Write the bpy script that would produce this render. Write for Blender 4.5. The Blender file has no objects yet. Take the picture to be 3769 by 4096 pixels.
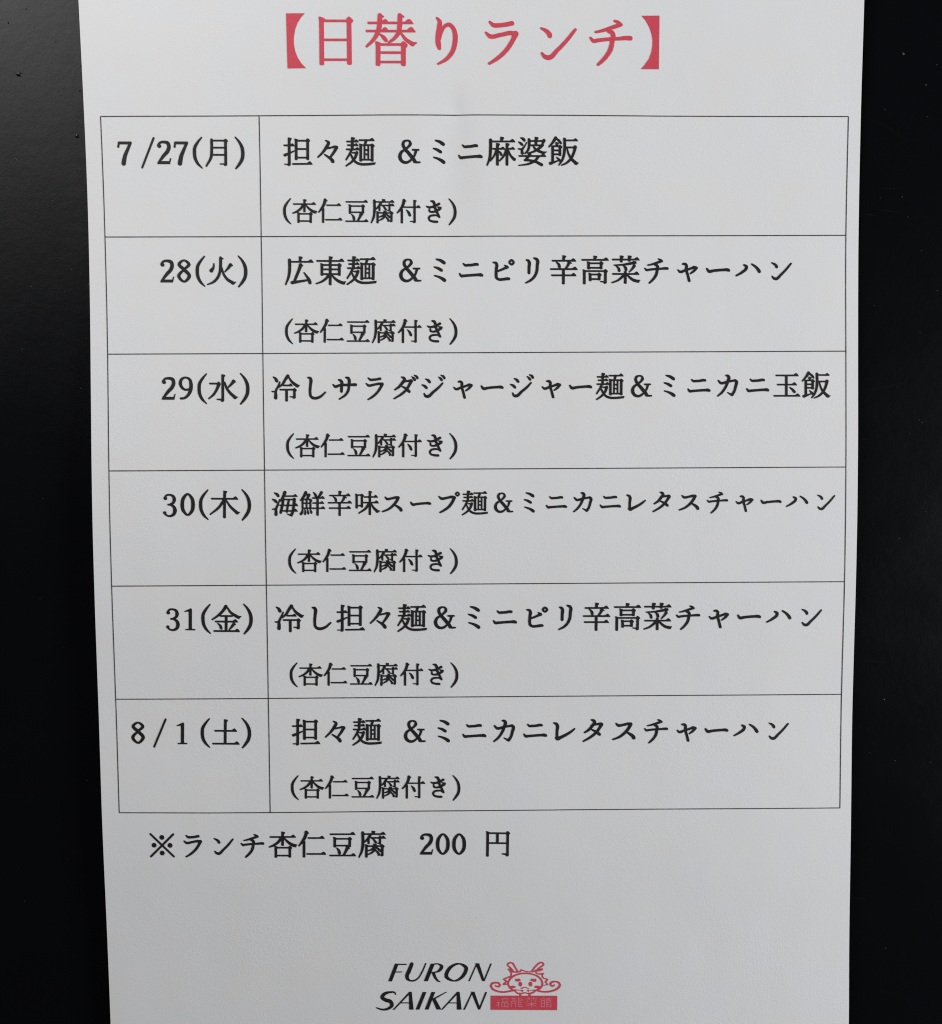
import bpy, bmesh, math, random
from math import radians, pi, cos, sin, exp
from mathutils import Matrix, Vector, noise
from mathutils.geometry import delaunay_2d_cdt

S = bpy.context.scene
C = S.collection
MM = 0.001

# ------------------------------------------------------------------ camera
# the sheet hangs upright: x right, z up, the camera stands at negative y
cam_d = bpy.data.cameras.new('camera')
cam_d.sensor_fit = 'VERTICAL'; cam_d.sensor_height = 24.0; cam_d.lens = 26.367
S.cycles.filter_width = 1.15
cam_d.clip_start = 0.01; cam_d.clip_end = 50
cam = bpy.data.objects.new('camera', cam_d); C.objects.link(cam)
def w3(u, v, w):
    return Vector((u, -w, v)) * MM
CAM_POS = (-4.77746, 16.94424, 309.1047)
CAM_AXES = [[0.999921, -0.0059686, 0.0110589], [0.0066958, 0.997735, -0.0669334], [-0.0106343, 0.0670021, 0.9976962]]
ax = [Vector((r[0], -r[2], r[1])) for r in CAM_AXES]
m = Matrix((ax[0], ax[1], ax[2])).transposed().to_4x4()
m.translation = w3(*CAM_POS)
cam.matrix_world = m
S.camera = cam

# ------------------------------------------------------------------ world, light, exposure
wd = bpy.data.worlds.new('World'); S.world = wd; wd.use_nodes = True
bg = wd.node_tree.nodes['Background']
bg.inputs['Color'].default_value = (0.80, 0.87, 1.0, 1); bg.inputs['Strength'].default_value = 0.012
def area(name, loc, target, sx, sy, power, col, spread=180):
    d = bpy.data.lights.new(name, 'AREA'); d.shape = 'RECTANGLE'; d.size = sx; d.size_y = sy
    d.energy = power; d.color = col; d.spread = radians(spread)
    o = bpy.data.objects.new(name, d); C.objects.link(o); o.location = loc
    o.rotation_euler = (Vector(target) - Vector(loc)).to_track_quat('-Z', 'Y').to_euler()
    return o
area('window_light', (-0.335, -0.305, 0.455), (0.0, 0.0, 0.0), 0.36, 0.36, 3.3, (1.0, 0.99, 0.98))
area('side_light', (0.80, -0.28, -0.11), (0.0, 0.0, 0.0), 0.26, 0.26, 8.1, (0.965, 0.975, 1.0))
S.view_settings.view_transform = 'Standard'; S.view_settings.look = 'None'
S.view_settings.exposure = 0.0; S.view_settings.gamma = 1.0; S.view_settings.use_curve_mapping = False

# ------------------------------------------------------------------ helpers
def obj(name, me, mats, parent=None):
    o = bpy.data.objects.new(name, me); C.objects.link(o)
    for mt in (mats if isinstance(mats, (list, tuple)) else [mats]): me.materials.append(mt)
    if parent: o.parent = parent
    return o
def smooth(me):
    for p in me.polygons: p.use_smooth = True
def new_mat(name):
    mt = bpy.data.materials.new(name); mt.use_nodes = True
    nt = mt.node_tree; return mt, nt, nt.nodes['Principled BSDF']
def nd(nt, typ, **kw):
    n = nt.nodes.new(typ)
    for k, v in kw.items():
        if k in n.inputs: n.inputs[k].default_value = v
        else: setattr(n, k, v)
    return n
def paper_bump(nt, bs, k=1.0):
    """felt-like tooth of the printing paper: fine fibres over soft cockling"""
    tc = nd(nt, 'ShaderNodeTexCoord')
    n1 = nd(nt, 'ShaderNodeTexNoise', Scale=2300.0, Detail=2.5, Roughness=0.6)
    n2 = nd(nt, 'ShaderNodeTexNoise', Scale=330.0, Detail=2.0, Roughness=0.5)
    n3 = nd(nt, 'ShaderNodeTexNoise', Scale=62.0, Detail=2.0, Roughness=0.5)
    for n in (n1, n2, n3): nt.links.new(tc.outputs['Object'], n.inputs['Vector'])
    prev = None
    for n, dist, st in ((n3, 0.00012, 0.4), (n2, 0.000035, 0.4), (n1, 0.000062, 0.8)):
        b = nd(nt, 'ShaderNodeBump', Strength=st * k, Distance=dist)
        nt.links.new(n.outputs[0], b.inputs['Height'])
        if n is n1:                        # the tooth is stronger in some places than in others
            pv = nd(nt, 'ShaderNodeTexNoise', Scale=26.0, Detail=3.0, Roughness=0.6); nt.links.new(tc.outputs['Object'], pv.inputs['Vector'])
            pr = nd(nt, 'ShaderNodeMapRange'); pr.inputs[1].default_value = 0.35; pr.inputs[2].default_value = 0.65
            pr.inputs[3].default_value = 0.40 * k; pr.inputs[4].default_value = 1.0 * k
            nt.links.new(pv.outputs[0], pr.inputs[0]); nt.links.new(pr.outputs[0], b.inputs['Strength'])
        if prev: nt.links.new(prev.outputs[0], b.inputs['Normal'])
        prev = b
    nt.links.new(prev.outputs[0], bs.inputs['Normal'])
    return tc, n1, n2, n3

paper, nt, bs = new_mat('printing_paper')
bs.inputs['Roughness'].default_value = 0.85; bs.inputs['Specular IOR Level'].default_value = 0.25
tc, n1, n2, n3 = paper_bump(nt, bs)
blot = nd(nt, 'ShaderNodeTexNoise', Scale=55.0, Detail=3.0, Roughness=0.55)
nt.links.new(tc.outputs['Object'], blot.inputs['Vector'])
rp = nd(nt, 'ShaderNodeValToRGB')
rp.color_ramp.elements[0].position = 0.36; rp.color_ramp.elements[0].color = (0.797, 0.796, 0.793, 1)
rp.color_ramp.elements[1].position = 0.64; rp.color_ramp.elements[1].color = (0.792, 0.799, 0.815, 1)
nt.links.new(blot.outputs[0], rp.inputs[0]); nt.links.new(rp.outputs[0], bs.inputs['Base Color'])

def ink(name, col, mottle, rough=0.5):
    mt, nt, bs = new_mat(name)
    bs.inputs['Roughness'].default_value = rough; bs.inputs['Specular IOR Level'].default_value = 0.35
    tc, n1, n2, n3 = paper_bump(nt, bs, 0.8)
    r = nd(nt, 'ShaderNodeValToRGB')
    r.color_ramp.elements[0].position = 0.30; r.color_ramp.elements[0].color = (*[c * (1 - mottle) for c in col], 1)
    r.color_ramp.elements[1].position = 0.70; r.color_ramp.elements[1].color = (*[min(1, c * (1 + mottle)) for c in col], 1)
    nt.links.new(n1.outputs[0], r.inputs[0]); nt.links.new(r.outputs[0], bs.inputs['Base Color'])
    return mt
black_ink = ink('black_toner', (0.018, 0.0175, 0.019), 0.35, 0.45)
line_ink = ink('ruling_toner', (0.034, 0.033, 0.037), 0.35, 0.5)
red_ink = ink('red_toner', (0.68, 0.073, 0.108), 0.10, 0.5)
pale_ink = ink('knocked_out_lettering', (0.72, 0.29, 0.32), 0.2, 0.6)

# satin black paint: dark diffuse body under a clear coat with a narrow (Beckmann) sheen
board_m, nt, bs = new_mat('black_lacquer')
out = nt.nodes['Material Output']; nt.nodes.remove(bs)
dif = nd(nt, 'ShaderNodeBsdfDiffuse'); dif.inputs['Color'].default_value = (0.0036, 0.0039, 0.0049, 1)
glo = nd(nt, 'ShaderNodeBsdfAnisotropic'); glo.distribution = 'BECKMANN'
glo.inputs['Color'].default_value = (0.92, 0.93, 0.92, 1)
fre = nd(nt, 'ShaderNodeFresnel'); fre.inputs['IOR'].default_value = 1.42
mix = nd(nt, 'ShaderNodeMixShader')
nt.links.new(fre.outputs[0], mix.inputs[0]); nt.links.new(dif.outputs[0], mix.inputs[1]); nt.links.new(glo.outputs[0], mix.inputs[2])
nt.links.new(mix.outputs[0], out.inputs['Surface'])
tc = nd(nt, 'ShaderNodeTexCoord')
prev = None
for sc, dist, st in ((45.0, 0.0004, 0.16), (360.0, 0.00009, 0.35), (1500.0, 0.00003, 0.45)):
    n = nd(nt, 'ShaderNodeTexNoise', Scale=sc, Detail=2.0)
    nt.links.new(tc.outputs['Object'], n.inputs['Vector'])
    b = nd(nt, 'ShaderNodeBump', Strength=st, Distance=dist); nt.links.new(n.outputs[0], b.inputs['Height'])
    if prev: nt.links.new(prev.outputs[0], b.inputs['Normal'])
    prev = b
for t in (dif, glo, fre): nt.links.new(prev.outputs[0], t.inputs['Normal'])
rn = nd(nt, 'ShaderNodeTexNoise', Scale=38.0, Detail=4.0, Roughness=0.6)
mr = nd(nt, 'ShaderNodeMapRange'); mr.inputs[3].default_value = 0.385; mr.inputs[4].default_value = 0.455
nt.links.new(tc.outputs['Object'], rn.inputs['Vector']); nt.links.new(rn.outputs[0], mr.inputs[0])
nt.links.new(mr.outputs[0], glo.inputs['Roughness'])
dust_m, _, bs = new_mat('lacquer_lump'); bs.inputs['Base Color'].default_value = (0.007, 0.007, 0.008, 1); bs.inputs['Roughness'].default_value = 0.45
scr_m, _, bs = new_mat('rubbed_scratch'); bs.inputs['Base Color'].default_value = (0.0052, 0.0054, 0.0064, 1); bs.inputs['Roughness'].default_value = 0.6; bs.inputs['Specular IOR Level'].default_value = 0.06

# ------------------------------------------------------------------ measured data (millimetres on the sheet)
# glyph strokes: thousandths of an em from the glyph's centre.
# S open brush stroke (x y width), C closed brush stroke, P filled outline, D dot (x y rx ry)
GLYPHS = {
'担': 'P -228 421 -238 -375 -258 -394 -309 -394 -329 -375 -319 420 -299 440 -248 440|P -328 -355 -237 -355 -238 -404 -252 -429 -280 -438 -312 -448 -335 -438 -345 -404 -437 -410 -447 -388 -436 -369 -329 -367|P -314 452 -282 448 -208 437 -188 418 -199 391 -233 342 -311 362|P -445 230 -132 229 -120 216 -120 183 -134 171 -446 172 -459 185 -458 217|P -243 226 -201 253 -176 265 -156 262 -124 228 -100 190 -109 171 -182 171|S -423 -104 93 -269 -41 67 -112 31 37|P -7 378 -15 -243 -35 -262 -86 -262 -106 -243 -98 377 -78 397 -27 397|P -110 409 -78 417 -7 392 27 368 -8 339 -99 329|P 360 377 353 -239 333 -258 282 -259 262 -239 269 376 289 396 340 396|P 264 384 297 417 329 421 356 400 394 362 389 332 355 298 267 308|P -14 376 280 375 293 362 292 329 279 316 -15 317 -28 330 -27 363|P -10 117 258 116 271 103 270 71 257 58 -12 59 -25 72 -24 104|P -16 -152 261 -153 274 -166 274 -198 260 -211 -17 -210 -30 -197 -29 -165|P -180 -351 428 -345 441 -358 441 -391 428 -404 -180 -410 -193 -397 -193 -364|P 286 -348 337 -309 367 -294 392 -298 432 -340 461 -385 451 -404 360 -403',
'々': 'S -103 352 48 -22 296 100 -86 152 100 -210 -16 78 -365 -168 52|S -86 110 67 87 138 59 200 160 81 243 126 89|S 235 143 107 154 0 89 30 -169 67|S -145 -88 55 -22 -169 81 81 -254 115 106 -297 118',
'麺': 'P -208 433 -220 53 -241 34 -292 35 -311 55 -299 434 -278 454 -227 453|P -293 465 -262 461 -187 450 -168 431 -178 404 -212 356 -290 375|P -442 351 -85 350 -72 337 -73 305 -86 292 -443 293 -456 306 -455 339|P -201 347 -158 376 -132 389 -111 386 -77 350 -52 311 -61 292 -138 292|P -413 237 -95 236 -82 223 -83 190 -96 177 -414 178 -427 191 -426 224|P -206 233 -165 259 -140 272 -119 269 -87 234 -63 196 -71 177 -145 177|P -453 107 -54 105 -41 93 -42 60 -55 47 -454 48 -467 61 -466 94|P -176 102 -131 133 -104 147 -82 144 -47 106 -22 66 -31 47 -110 47|S -294 52 78 -344 -50 70 -465 -244 55|S -257 -30 52 -118 -25 59|S -118 -20 96 -172 -169 89 -279 -304 74 -468 -439 52|S -327 -50 59 -243 -219 78 -157 -321 85 -19 -381 85 189 -390 81 432 -369 78|S 414 -374 74 470 -337 26|P -47 392 423 391 436 378 435 345 422 332 -48 334 -61 347 -60 379|P 292 388 339 422 368 437 391 433 428 394 456 351 446 332 362 333|S 182 354 93 155 270 81 128 206 74|P 52 225 45 -285 24 -305 -27 -305 -46 -285 -39 226 -18 245 33 245|P -50 257 -18 264 53 240 87 215 52 186 -39 177|P 419 216 413 -287 392 -306 341 -306 321 -286 328 216 349 235 400 235|P 324 224 356 257 388 261 415 239 454 201 449 172 415 138 328 148|P 38 240 358 239 371 226 370 194 357 181 37 182 24 195 24 227|P 159 197 153 -232 139 -246 104 -246 90 -232 97 197 110 211 145 211|P 280 197 274 -233 260 -246 225 -246 212 -233 218 197 232 210 267 210|P 157 88 234 88 247 75 247 42 233 29 156 29 143 42 143 75|P 155 -47 232 -48 245 -61 245 -93 231 -106 154 -106 141 -93 141 -60|P 31 -216 351 -217 364 -230 364 -263 350 -276 30 -275 17 -262 17 -229',
'&': 'P 155 93 371 92 384 79 384 47 370 34 154 34 141 47 141 80|S 276 41 89 214 -136 67 117 -246 67 3 -325 81 -101 -330 96 -204 -262 111 -243 -151 118 -210 -33 93 -88 68 67 35 160 78 96 253 100 71 329 70 -24 351 59 -111 313 85 -138 245 100 -96 119 104 33 -34 115 187 -221 126 255 -309 96|S 220 -309 93 307 -326 67 394 -323 55',
'ミ': 'S -94 358 59 27 324 96 139 253 118 151 244 107|S -162 110 55 -44 71 93 59 8 104|S -156 -165 52 -12 -211 81 126 -288 115 160 -315 115',
'ニ': 'S -227 212 59 -176 166 85 -72 166 89 50 172 89 188 193 96 223 188 93|S -351 -109 59 -291 -177 100 -213 -172 89 13 -156 85 238 -144 93 325 -145 115 368 -158 93',
'麻': 'P 64 439 64 340 44 320 -7 320 -27 340 -27 439 -7 458 44 458|P -22 470 10 466 84 455 104 437 94 410 60 361 -18 381|P -358 347 427 345 440 332 440 299 427 287 -358 289 -371 302 -371 335|P 285 342 335 380 365 396 390 392 430 350 460 305 450 286 360 287|S -333 364 104 -338 18 100 -365 -202 89 -447 -421 52|P -385 372 -333 355 -285 325 -337 288 -380 305|P -70 242 -72 -420 -92 -440 -143 -439 -163 -420 -161 242 -141 262 -90 262|P -156 274 -124 270 -50 259 -30 240 -40 213 -74 164 -152 184|P 237 241 235 -421 215 -441 164 -440 144 -421 146 242 166 261 217 261|P 150 273 182 269 257 258 277 239 267 212 233 163 155 183|P -264 118 106 117 119 104 119 71 106 58 -264 59 -277 72 -277 105|P -12 114 31 143 57 156 79 153 113 117 139 77 130 58 53 58|P 152 116 418 116 431 103 431 70 418 57 152 58 139 71 139 104|P 314 113 353 137 376 149 396 146 427 113 451 76 443 57 372 57|S -144 60 78 -208 -101 67 -339 -286 52|S -78 17 48 -17 -42 78 5 -93 89|S 165 50 81 86 -135 70 -44 -287 52|S 234 41 59 303 -119 78 424 -246 100|S 398 -229 96 462 -226 37',
'婆': 'S -362 422 52 -287 392 100 -258 351 96|S -431 296 48 -357 246 93 -322 212 85|S -175 287 37 -253 153 55 -322 60 78 -322 -50 104|S -438 82 52 -331 72 59|S -102 371 96 -97 220 89 -132 51 81 -236 -67 44|P -144 385 -97 380 -36 341 -105 304 -140 321|P -75 358 384 357 397 344 397 311 384 298 -75 300 -88 313 -88 345|S 376 344 107 345 269 78 302 201 48|P 165 432 165 213 145 194 94 194 74 213 74 432 94 451 145 451|P 79 463 111 459 185 448 205 430 195 402 162 354 83 374|P -49 223 314 222 328 209 328 177 314 164 -49 165 -62 178 -62 210|S 336 201 85 224 101 85 68 8 70 -140 -59 48|S 24 177 48 102 76 85 224 8 96 371 -43 81|S 354 -43 85 458 -10 29|P -425 -110 416 -112 429 -125 429 -158 416 -171 -426 -168 -439 -155 -439 -122|P 274 -115 324 -77 354 -61 379 -65 419 -107 449 -152 439 -171 349 -171|S -71 -76 96 -149 -185 93 -227 -278 67|S -236 -270 74 -71 -279 78 137 -330 85 302 -415 104|S 206 -153 85 111 -271 85 -71 -372 70 -427 -435 41',
'飯': 'S -247 422 107 -324 304 85 -463 145 48|S -203 388 70 -134 329 89 -85 262 78|P -182 271 -182 211 -199 195 -242 195 -259 211 -259 271 -242 287 -199 287|P -255 299 -228 295 -162 284 -142 266 -152 238 -186 190 -251 210|P -300 167 -299 -326 -319 -345 -370 -345 -390 -326 -391 167 -371 187 -320 186|P -328 195 -112 195 -99 182 -99 149 -112 136 -328 137 -342 150 -342 183|P -67 166 -67 -124 -87 -143 -138 -143 -158 -123 -158 167 -138 186 -88 186|P -163 174 -131 207 -99 211 -72 190 -32 152 -37 122 -71 88 -158 98|P -328 64 -129 63 -116 50 -116 18 -129 5 -328 6 -341 18 -341 51|P -328 -57 -129 -58 -116 -71 -116 -104 -129 -117 -328 -116 -341 -103 -341 -70|S -414 -370 104 -306 -337 70 -168 -287 44|S -211 -185 48 -142 -253 85 -90 -312 89|S 35 387 96 40 101 93 14 -118 89 -46 -287 78 -142 -422 48|P -10 408 39 401 100 362 39 323 -6 337|P 69 374 435 373 448 360 449 328 435 315 70 316 56 329 56 362|P 318 370 361 399 387 413 408 409 443 373 469 334 460 315 383 315|P 87 155 338 155 351 142 352 109 338 96 87 97 74 110 74 143|S 377 137 115 352 16 89 266 -187 85 110 -355 70 -55 -431 44|S 118 101 52 170 -85 74 266 -237 93 414 -373 107|S 388 -373 100 483 -360 33',
'(': 'S 136 470 43 0 306 83 -87 151 103 -102 4 111 -83 -179 107 -2 -345 91 131 -483 43',
'杏': 'P 49 423 41 -23 21 -42 -30 -42 -50 -22 -42 423 -22 443 29 443|P -37 455 -5 451 69 440 89 421 78 393 44 344 -34 364|P -419 295 414 292 427 279 426 246 413 233 -420 236 -433 249 -432 282|P 272 289 323 327 353 343 378 339 417 297 446 252 436 233 346 233|S -37 242 95 -160 78 91 -311 -23 75 -445 -77 51|S 47 232 55 156 113 87 285 12 111 405 -38 115|S 386 -25 111 470 -7 39|P -182 -70 -188 -425 -208 -445 -259 -445 -279 -425 -273 -70 -253 -50 -202 -51|P -285 -38 -253 -31 -182 -56 -148 -80 -183 -110 -274 -119|P 282 -81 277 -427 257 -447 206 -447 186 -427 191 -81 212 -61 262 -61|P 187 -73 219 -40 251 -36 278 -58 317 -96 312 -126 277 -160 190 -150|P -187 -72 214 -74 227 -87 227 -120 213 -133 -188 -132 -201 -118 -200 -85|P -191 -342 210 -344 223 -357 223 -390 209 -403 -192 -401 -205 -388 -205 -355',
'仁': 'S -207 425 115 -237 297 111 -323 133 99 -456 -40 55|S -226 425 83 -143 392 55|P -241 104 -249 -425 -269 -445 -320 -444 -340 -425 -332 104 -312 124 -261 124|P -150 253 370 252 383 238 383 205 369 192 -151 194 -164 207 -164 241|P 233 248 282 286 311 301 336 297 374 256 403 212 393 192 305 193|P -201 -292 418 -295 431 -308 431 -341 417 -354 -202 -352 -215 -338 -214 -305|P 276 -298 327 -259 357 -243 382 -247 422 -290 451 -335 441 -354 351 -354',
'豆': 'P -415 379 397 376 410 363 410 330 396 317 -415 320 -428 333 -428 366|P 255 373 306 411 336 427 361 423 400 381 430 336 420 317 330 317|P -217 223 -221 -86 -242 -105 -293 -105 -312 -85 -308 223 -288 243 -237 242|P -320 255 -288 262 -217 238 -182 213 -218 183 -309 174|P 281 212 277 -78 257 -98 206 -98 186 -78 190 212 210 232 261 231|P 185 220 217 253 249 257 276 235 315 197 310 167 276 133 189 143|P -231 221 207 219 220 206 220 173 206 160 -232 162 -245 175 -244 208|P -234 -12 204 -13 217 -26 217 -60 203 -72 -235 -71 -248 -58 -248 -25|S -197 -124 51 -129 -216 99 -112 -298 107|S 160 -111 123 103 -235 91 36 -354 75|S 160 -116 83 216 -135 51|P -434 -350 412 -353 425 -366 425 -400 412 -413 -435 -409 -448 -396 -447 -363|P 270 -356 321 -317 351 -302 376 -306 416 -348 445 -393 435 -413 345 -412',
'腐': 'P 57 435 56 373 36 354 -15 354 -35 374 -34 436 -14 455 37 455|P -29 467 2 463 77 452 97 433 86 406 52 357 -26 377|P -364 379 407 376 420 363 420 330 406 317 -365 320 -378 333 -378 366|P 265 372 315 411 346 427 371 423 410 381 440 336 429 317 339 317|S -330 396 105 -328 40 101 -369 -245 88 -458 -438 52|S -83 303 101 -157 192 88 -272 76 52|P -97 185 -99 15 -116 -2 -160 -1 -178 16 -176 185 -158 202 -114 202|P -60 247 410 246 423 233 422 200 409 187 -61 188 -74 201 -74 234|P 279 242 326 277 354 292 378 288 415 248 442 206 433 187 348 187|P 286 285 283 34 266 17 222 17 205 35 208 285 225 302 269 302|S 254 17 79 162 38 39|S -2 191 48 59 130 79 100 69 92|P -166 -31 -170 -440 -190 -460 -241 -460 -261 -440 -257 -31 -236 -11 -185 -12|P -268 1 -236 8 -165 -17 -131 -41 -166 -71 -257 -80|P 365 -44 362 -347 342 -367 291 -367 271 -347 274 -43 295 -24 346 -24|P 271 -327 362 -327 362 -377 348 -401 320 -411 288 -421 266 -411 255 -376 167 -405 157 -384 167 -364 271 -362|P 270 -35 302 -2 334 2 361 -20 400 -58 395 -88 360 -122 274 -112|P -188 -33 303 -35 316 -48 315 -81 302 -94 -188 -92 -201 -79 -201 -46|P 103 -2 102 -84 82 -104 31 -104 11 -84 12 -1 33 18 84 18|P 17 30 49 26 124 15 143 -4 133 -31 98 -81 21 -61|S 57 -84 92 -16 -165 70 -158 -225 48|S 108 -104 57 180 -155 79 241 -217 92|S 77 -175 83 -18 -277 74 -159 -352 48|S 97 -206 57 179 -298 83 209 -349 92',
'付': 'S -196 415 114 -218 304 114 -313 101 101 -455 -57 57|S -217 415 92 -135 389 57|P -237 71 -242 -440 -262 -459 -313 -459 -333 -439 -328 71 -308 91 -257 90|P -216 187 409 185 422 172 421 139 408 126 -217 128 -230 141 -230 174|P 267 181 317 220 347 236 372 232 412 190 441 145 431 125 341 126|P 248 409 248 -377 228 -397 177 -397 157 -377 157 408 177 428 228 428|P 158 -357 249 -357 248 -407 235 -431 207 -441 175 -451 152 -441 141 -406 27 -401 17 -379 27 -359 158 -358|P 162 440 193 436 268 425 288 406 277 379 243 330 165 350|S -103 49 48 -25 -43 105 19 -145 110',
'き': 'S -333 192 61 -282 166 83 -116 171 92 49 242 92 143 292 101|S -166 389 65 -84 374 110 -33 262 110 -13 140 105 58 -23 101 153 -206 83|S -231 80 70 -221 9 83 -139 -18 79 27 18 92 183 109 105|S 90 170 52 204 144 83|S 149 -216 70 67 -155 70 -78 -144 79 -212 -184 83 -254 -245 83 -224 -327 83 -100 -378 92 65 -389 96',
')': 'S -125 476 48 -12 343 83 80 160 110 105 -23 114 77 -206 110 -17 -368 92 -126 -501 52',
'広': 'P 74 431 72 311 52 291 1 291 -19 311 -17 432 3 451 54 451|P -12 463 19 459 94 448 114 429 103 401 69 352 -9 372|P -342 314 427 311 440 297 440 264 427 251 -343 254 -356 267 -355 301|P 286 308 336 347 366 362 391 358 431 315 460 270 450 251 360 251|S -311 339 104 -312 60 100 -344 -181 89 -443 -440 52|P -360 350 -311 339 -256 301 -313 258 -356 284|S 42 183 119 -12 24 100 -92 -165 93 -155 -320 85|S 42 188 96 103 158 48|S -234 -380 111 -25 -347 85 271 -301 67|S 152 -66 52 237 -184 82 314 -305 108 336 -383 111',
'東': 'P 40 431 30 -448 10 -468 -41 -467 -61 -447 -51 432 -31 451 20 451|P -46 463 -14 459 60 448 80 429 70 401 36 352 -42 372|P -439 340 417 336 430 323 429 290 416 277 -440 280 -453 294 -453 327|P 275 333 325 372 356 388 381 384 420 341 450 296 439 277 349 277|P -230 203 -234 -145 -254 -164 -305 -164 -325 -144 -321 204 -301 224 -250 223|P -332 236 -300 243 -230 218 -195 193 -230 164 -321 154|P 329 196 325 -147 305 -167 254 -167 234 -147 238 196 258 216 309 216|P 234 204 266 238 298 242 325 220 364 181 358 151 325 116 237 127|P -241 210 262 208 275 195 274 161 261 148 -242 150 -255 164 -255 197|P -243 72 260 70 273 57 273 23 260 10 -244 13 -257 26 -256 59|P -245 -79 258 -82 272 -95 271 -128 258 -141 -245 -139 -258 -126 -258 -93|S -59 -131 85 -138 -243 82 -278 -345 67 -461 -414 48|S 37 -140 56 140 -252 85 277 -348 100 416 -400 104|S 390 -392 96 482 -354 33',
'ピ': 'S -265 250 56 -178 232 89 -158 189 104 -171 25 97 -177 -148 97 -160 -243 97 -94 -290 89 63 -287 93 202 -270 100 234 -271 93|S -145 -36 67 -5 16 71 152 84 89 190 96 89|S 104 153 52 178 118 78|C 322 321 74 391 252 74 321 187 74 252 253 74',
'リ': 'S -192 327 63 -131 301 93 -109 249 108 -115 94 97 -119 -82 97|S 52 383 67 127 355 97 161 300 112 150 162 100 129 -45 97 58 -201 89 -64 -321 78 -221 -403 52',
'辛': 'P 45 449 45 320 25 300 -26 300 -46 320 -46 449 -26 469 25 469|P -41 481 -10 477 65 466 85 447 75 419 41 370 -37 390|P -371 331 373 328 387 315 387 282 373 269 -371 272 -384 285 -384 318|P 232 325 282 364 312 380 337 376 377 333 407 288 397 269 307 269|S -233 258 45 -155 180 93 -137 111 100|S 177 248 108 142 162 86 63 50 63|S 185 244 78 246 221 41|P -424 64 422 61 435 48 435 14 422 1 -424 5 -437 18 -437 51|P 280 58 330 97 360 112 385 108 425 66 455 20 445 1 355 2|P -390 -134 383 -138 396 -151 396 -184 383 -197 -390 -194 -403 -181 -403 -147|P 241 -141 291 -102 321 -86 346 -90 386 -133 416 -178 406 -197 316 -197|P 39 4 37 -436 17 -456 -34 -456 -54 -436 -52 5 -32 24 19 24',
'高': 'P 48 434 48 344 28 325 -23 325 -43 345 -43 435 -23 454 28 454|P -39 466 -7 462 68 451 88 432 78 404 44 355 -34 375|P -415 356 428 353 441 339 441 306 428 293 -415 297 -429 310 -429 343|P 286 350 336 389 366 404 391 400 431 358 461 312 451 293 361 294|P -151 245 -152 40 -172 20 -223 20 -243 40 -242 246 -222 265 -171 265|P -254 277 -222 285 -151 260 -116 235 -151 206 -242 196|P 253 240 253 41 233 21 182 22 162 42 162 240 183 260 233 260|P 158 248 190 282 222 286 249 264 288 225 283 195 250 161 162 171|P -163 246 177 245 191 232 190 199 177 186 -163 187 -176 200 -176 233|P -163 101 177 100 190 87 190 53 177 40 -163 42 -176 55 -176 88|P -288 -13 -289 -437 -309 -457 -360 -457 -380 -437 -379 -13 -359 7 -308 7|P -391 19 -359 27 -288 1 -253 -23 -288 -53 -379 -62|P 393 -13 392 -372 372 -392 321 -392 301 -372 302 -13 322 7 373 7|P 301 -352 392 -352 392 -402 378 -426 351 -436 319 -446 297 -436 285 -401 186 -389 176 -368 186 -348 301 -346|P 297 -5 329 29 361 33 388 11 428 -28 423 -58 389 -92 302 -82|P -303 -2 325 -5 339 -18 339 -51 325 -64 -303 -61 -316 -48 -316 -15|P -100 -121 -100 -338 -120 -358 -171 -357 -191 -337 -191 -121 -171 -101 -120 -101|P -203 -89 -171 -81 -100 -107 -65 -131 -100 -161 -191 -171|P 192 -126 192 -313 171 -333 121 -333 101 -313 101 -126 121 -106 172 -106|P 96 -118 128 -84 160 -80 187 -102 227 -141 222 -171 188 -205 101 -195|P -111 -112 124 -113 138 -126 138 -159 124 -172 -111 -171 -124 -158 -124 -125|P -111 -259 124 -260 137 -273 137 -306 124 -319 -111 -318 -125 -305 -124 -272',
'菜': 'P -430 365 422 361 435 348 435 315 422 302 -430 305 -443 319 -443 352|P 280 358 330 397 360 413 385 409 425 366 455 321 445 302 355 302|P -96 438 -96 259 -116 239 -167 239 -187 259 -187 438 -167 458 -116 458|P -182 470 -150 466 -76 455 -56 436 -66 408 -99 359 -178 379|P 161 437 161 283 141 264 90 264 70 284 70 437 90 457 141 457|P 74 469 106 465 181 454 201 435 191 407 157 358 79 378|S 307 237 97 133 203 86 -77 170 67 -370 154 45|S 255 263 60 328 220 52|S -295 119 48 -225 49 89 -208 -20 93|S -68 135 48 -7 74 97 10 14 101|S 281 134 101 220 47 78 119 -64 45|P -421 -96 414 -100 427 -113 427 -146 414 -159 -421 -156 -435 -143 -435 -109|P 272 -103 322 -64 352 -48 377 -52 417 -95 447 -140 437 -160 347 -159|P 35 -49 35 -425 15 -445 -36 -444 -56 -424 -56 -49 -36 -29 15 -29|S -42 -142 86 -129 -236 82 -252 -331 67 -440 -404 48|S 37 -142 56 132 -237 82 255 -324 97 403 -363 101|S 377 -363 97 461 -325 30',
'チ': 'S 61 345 52 120 321 75 161 285 84|S 175 280 73 72 249 80 -67 203 73 -186 170 59 -285 150 47|S -374 48 54 -325 -3 80 -239 7 75 -23 29 73 150 37 73 268 47 87 349 45 91|S -51 156 61 14 143 91 34 94 101 21 -4 96 -11 -149 96 -96 -284 84 -182 -372 73 -236 -419 57',
'ン': 'S -271 218 48 -176 168 85 -120 101 101 -117 86 95|S -256 -220 57 -204 -277 89 -145 -296 98 31 -157 79 222 41 73 325 167 63 351 196 54',
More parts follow.
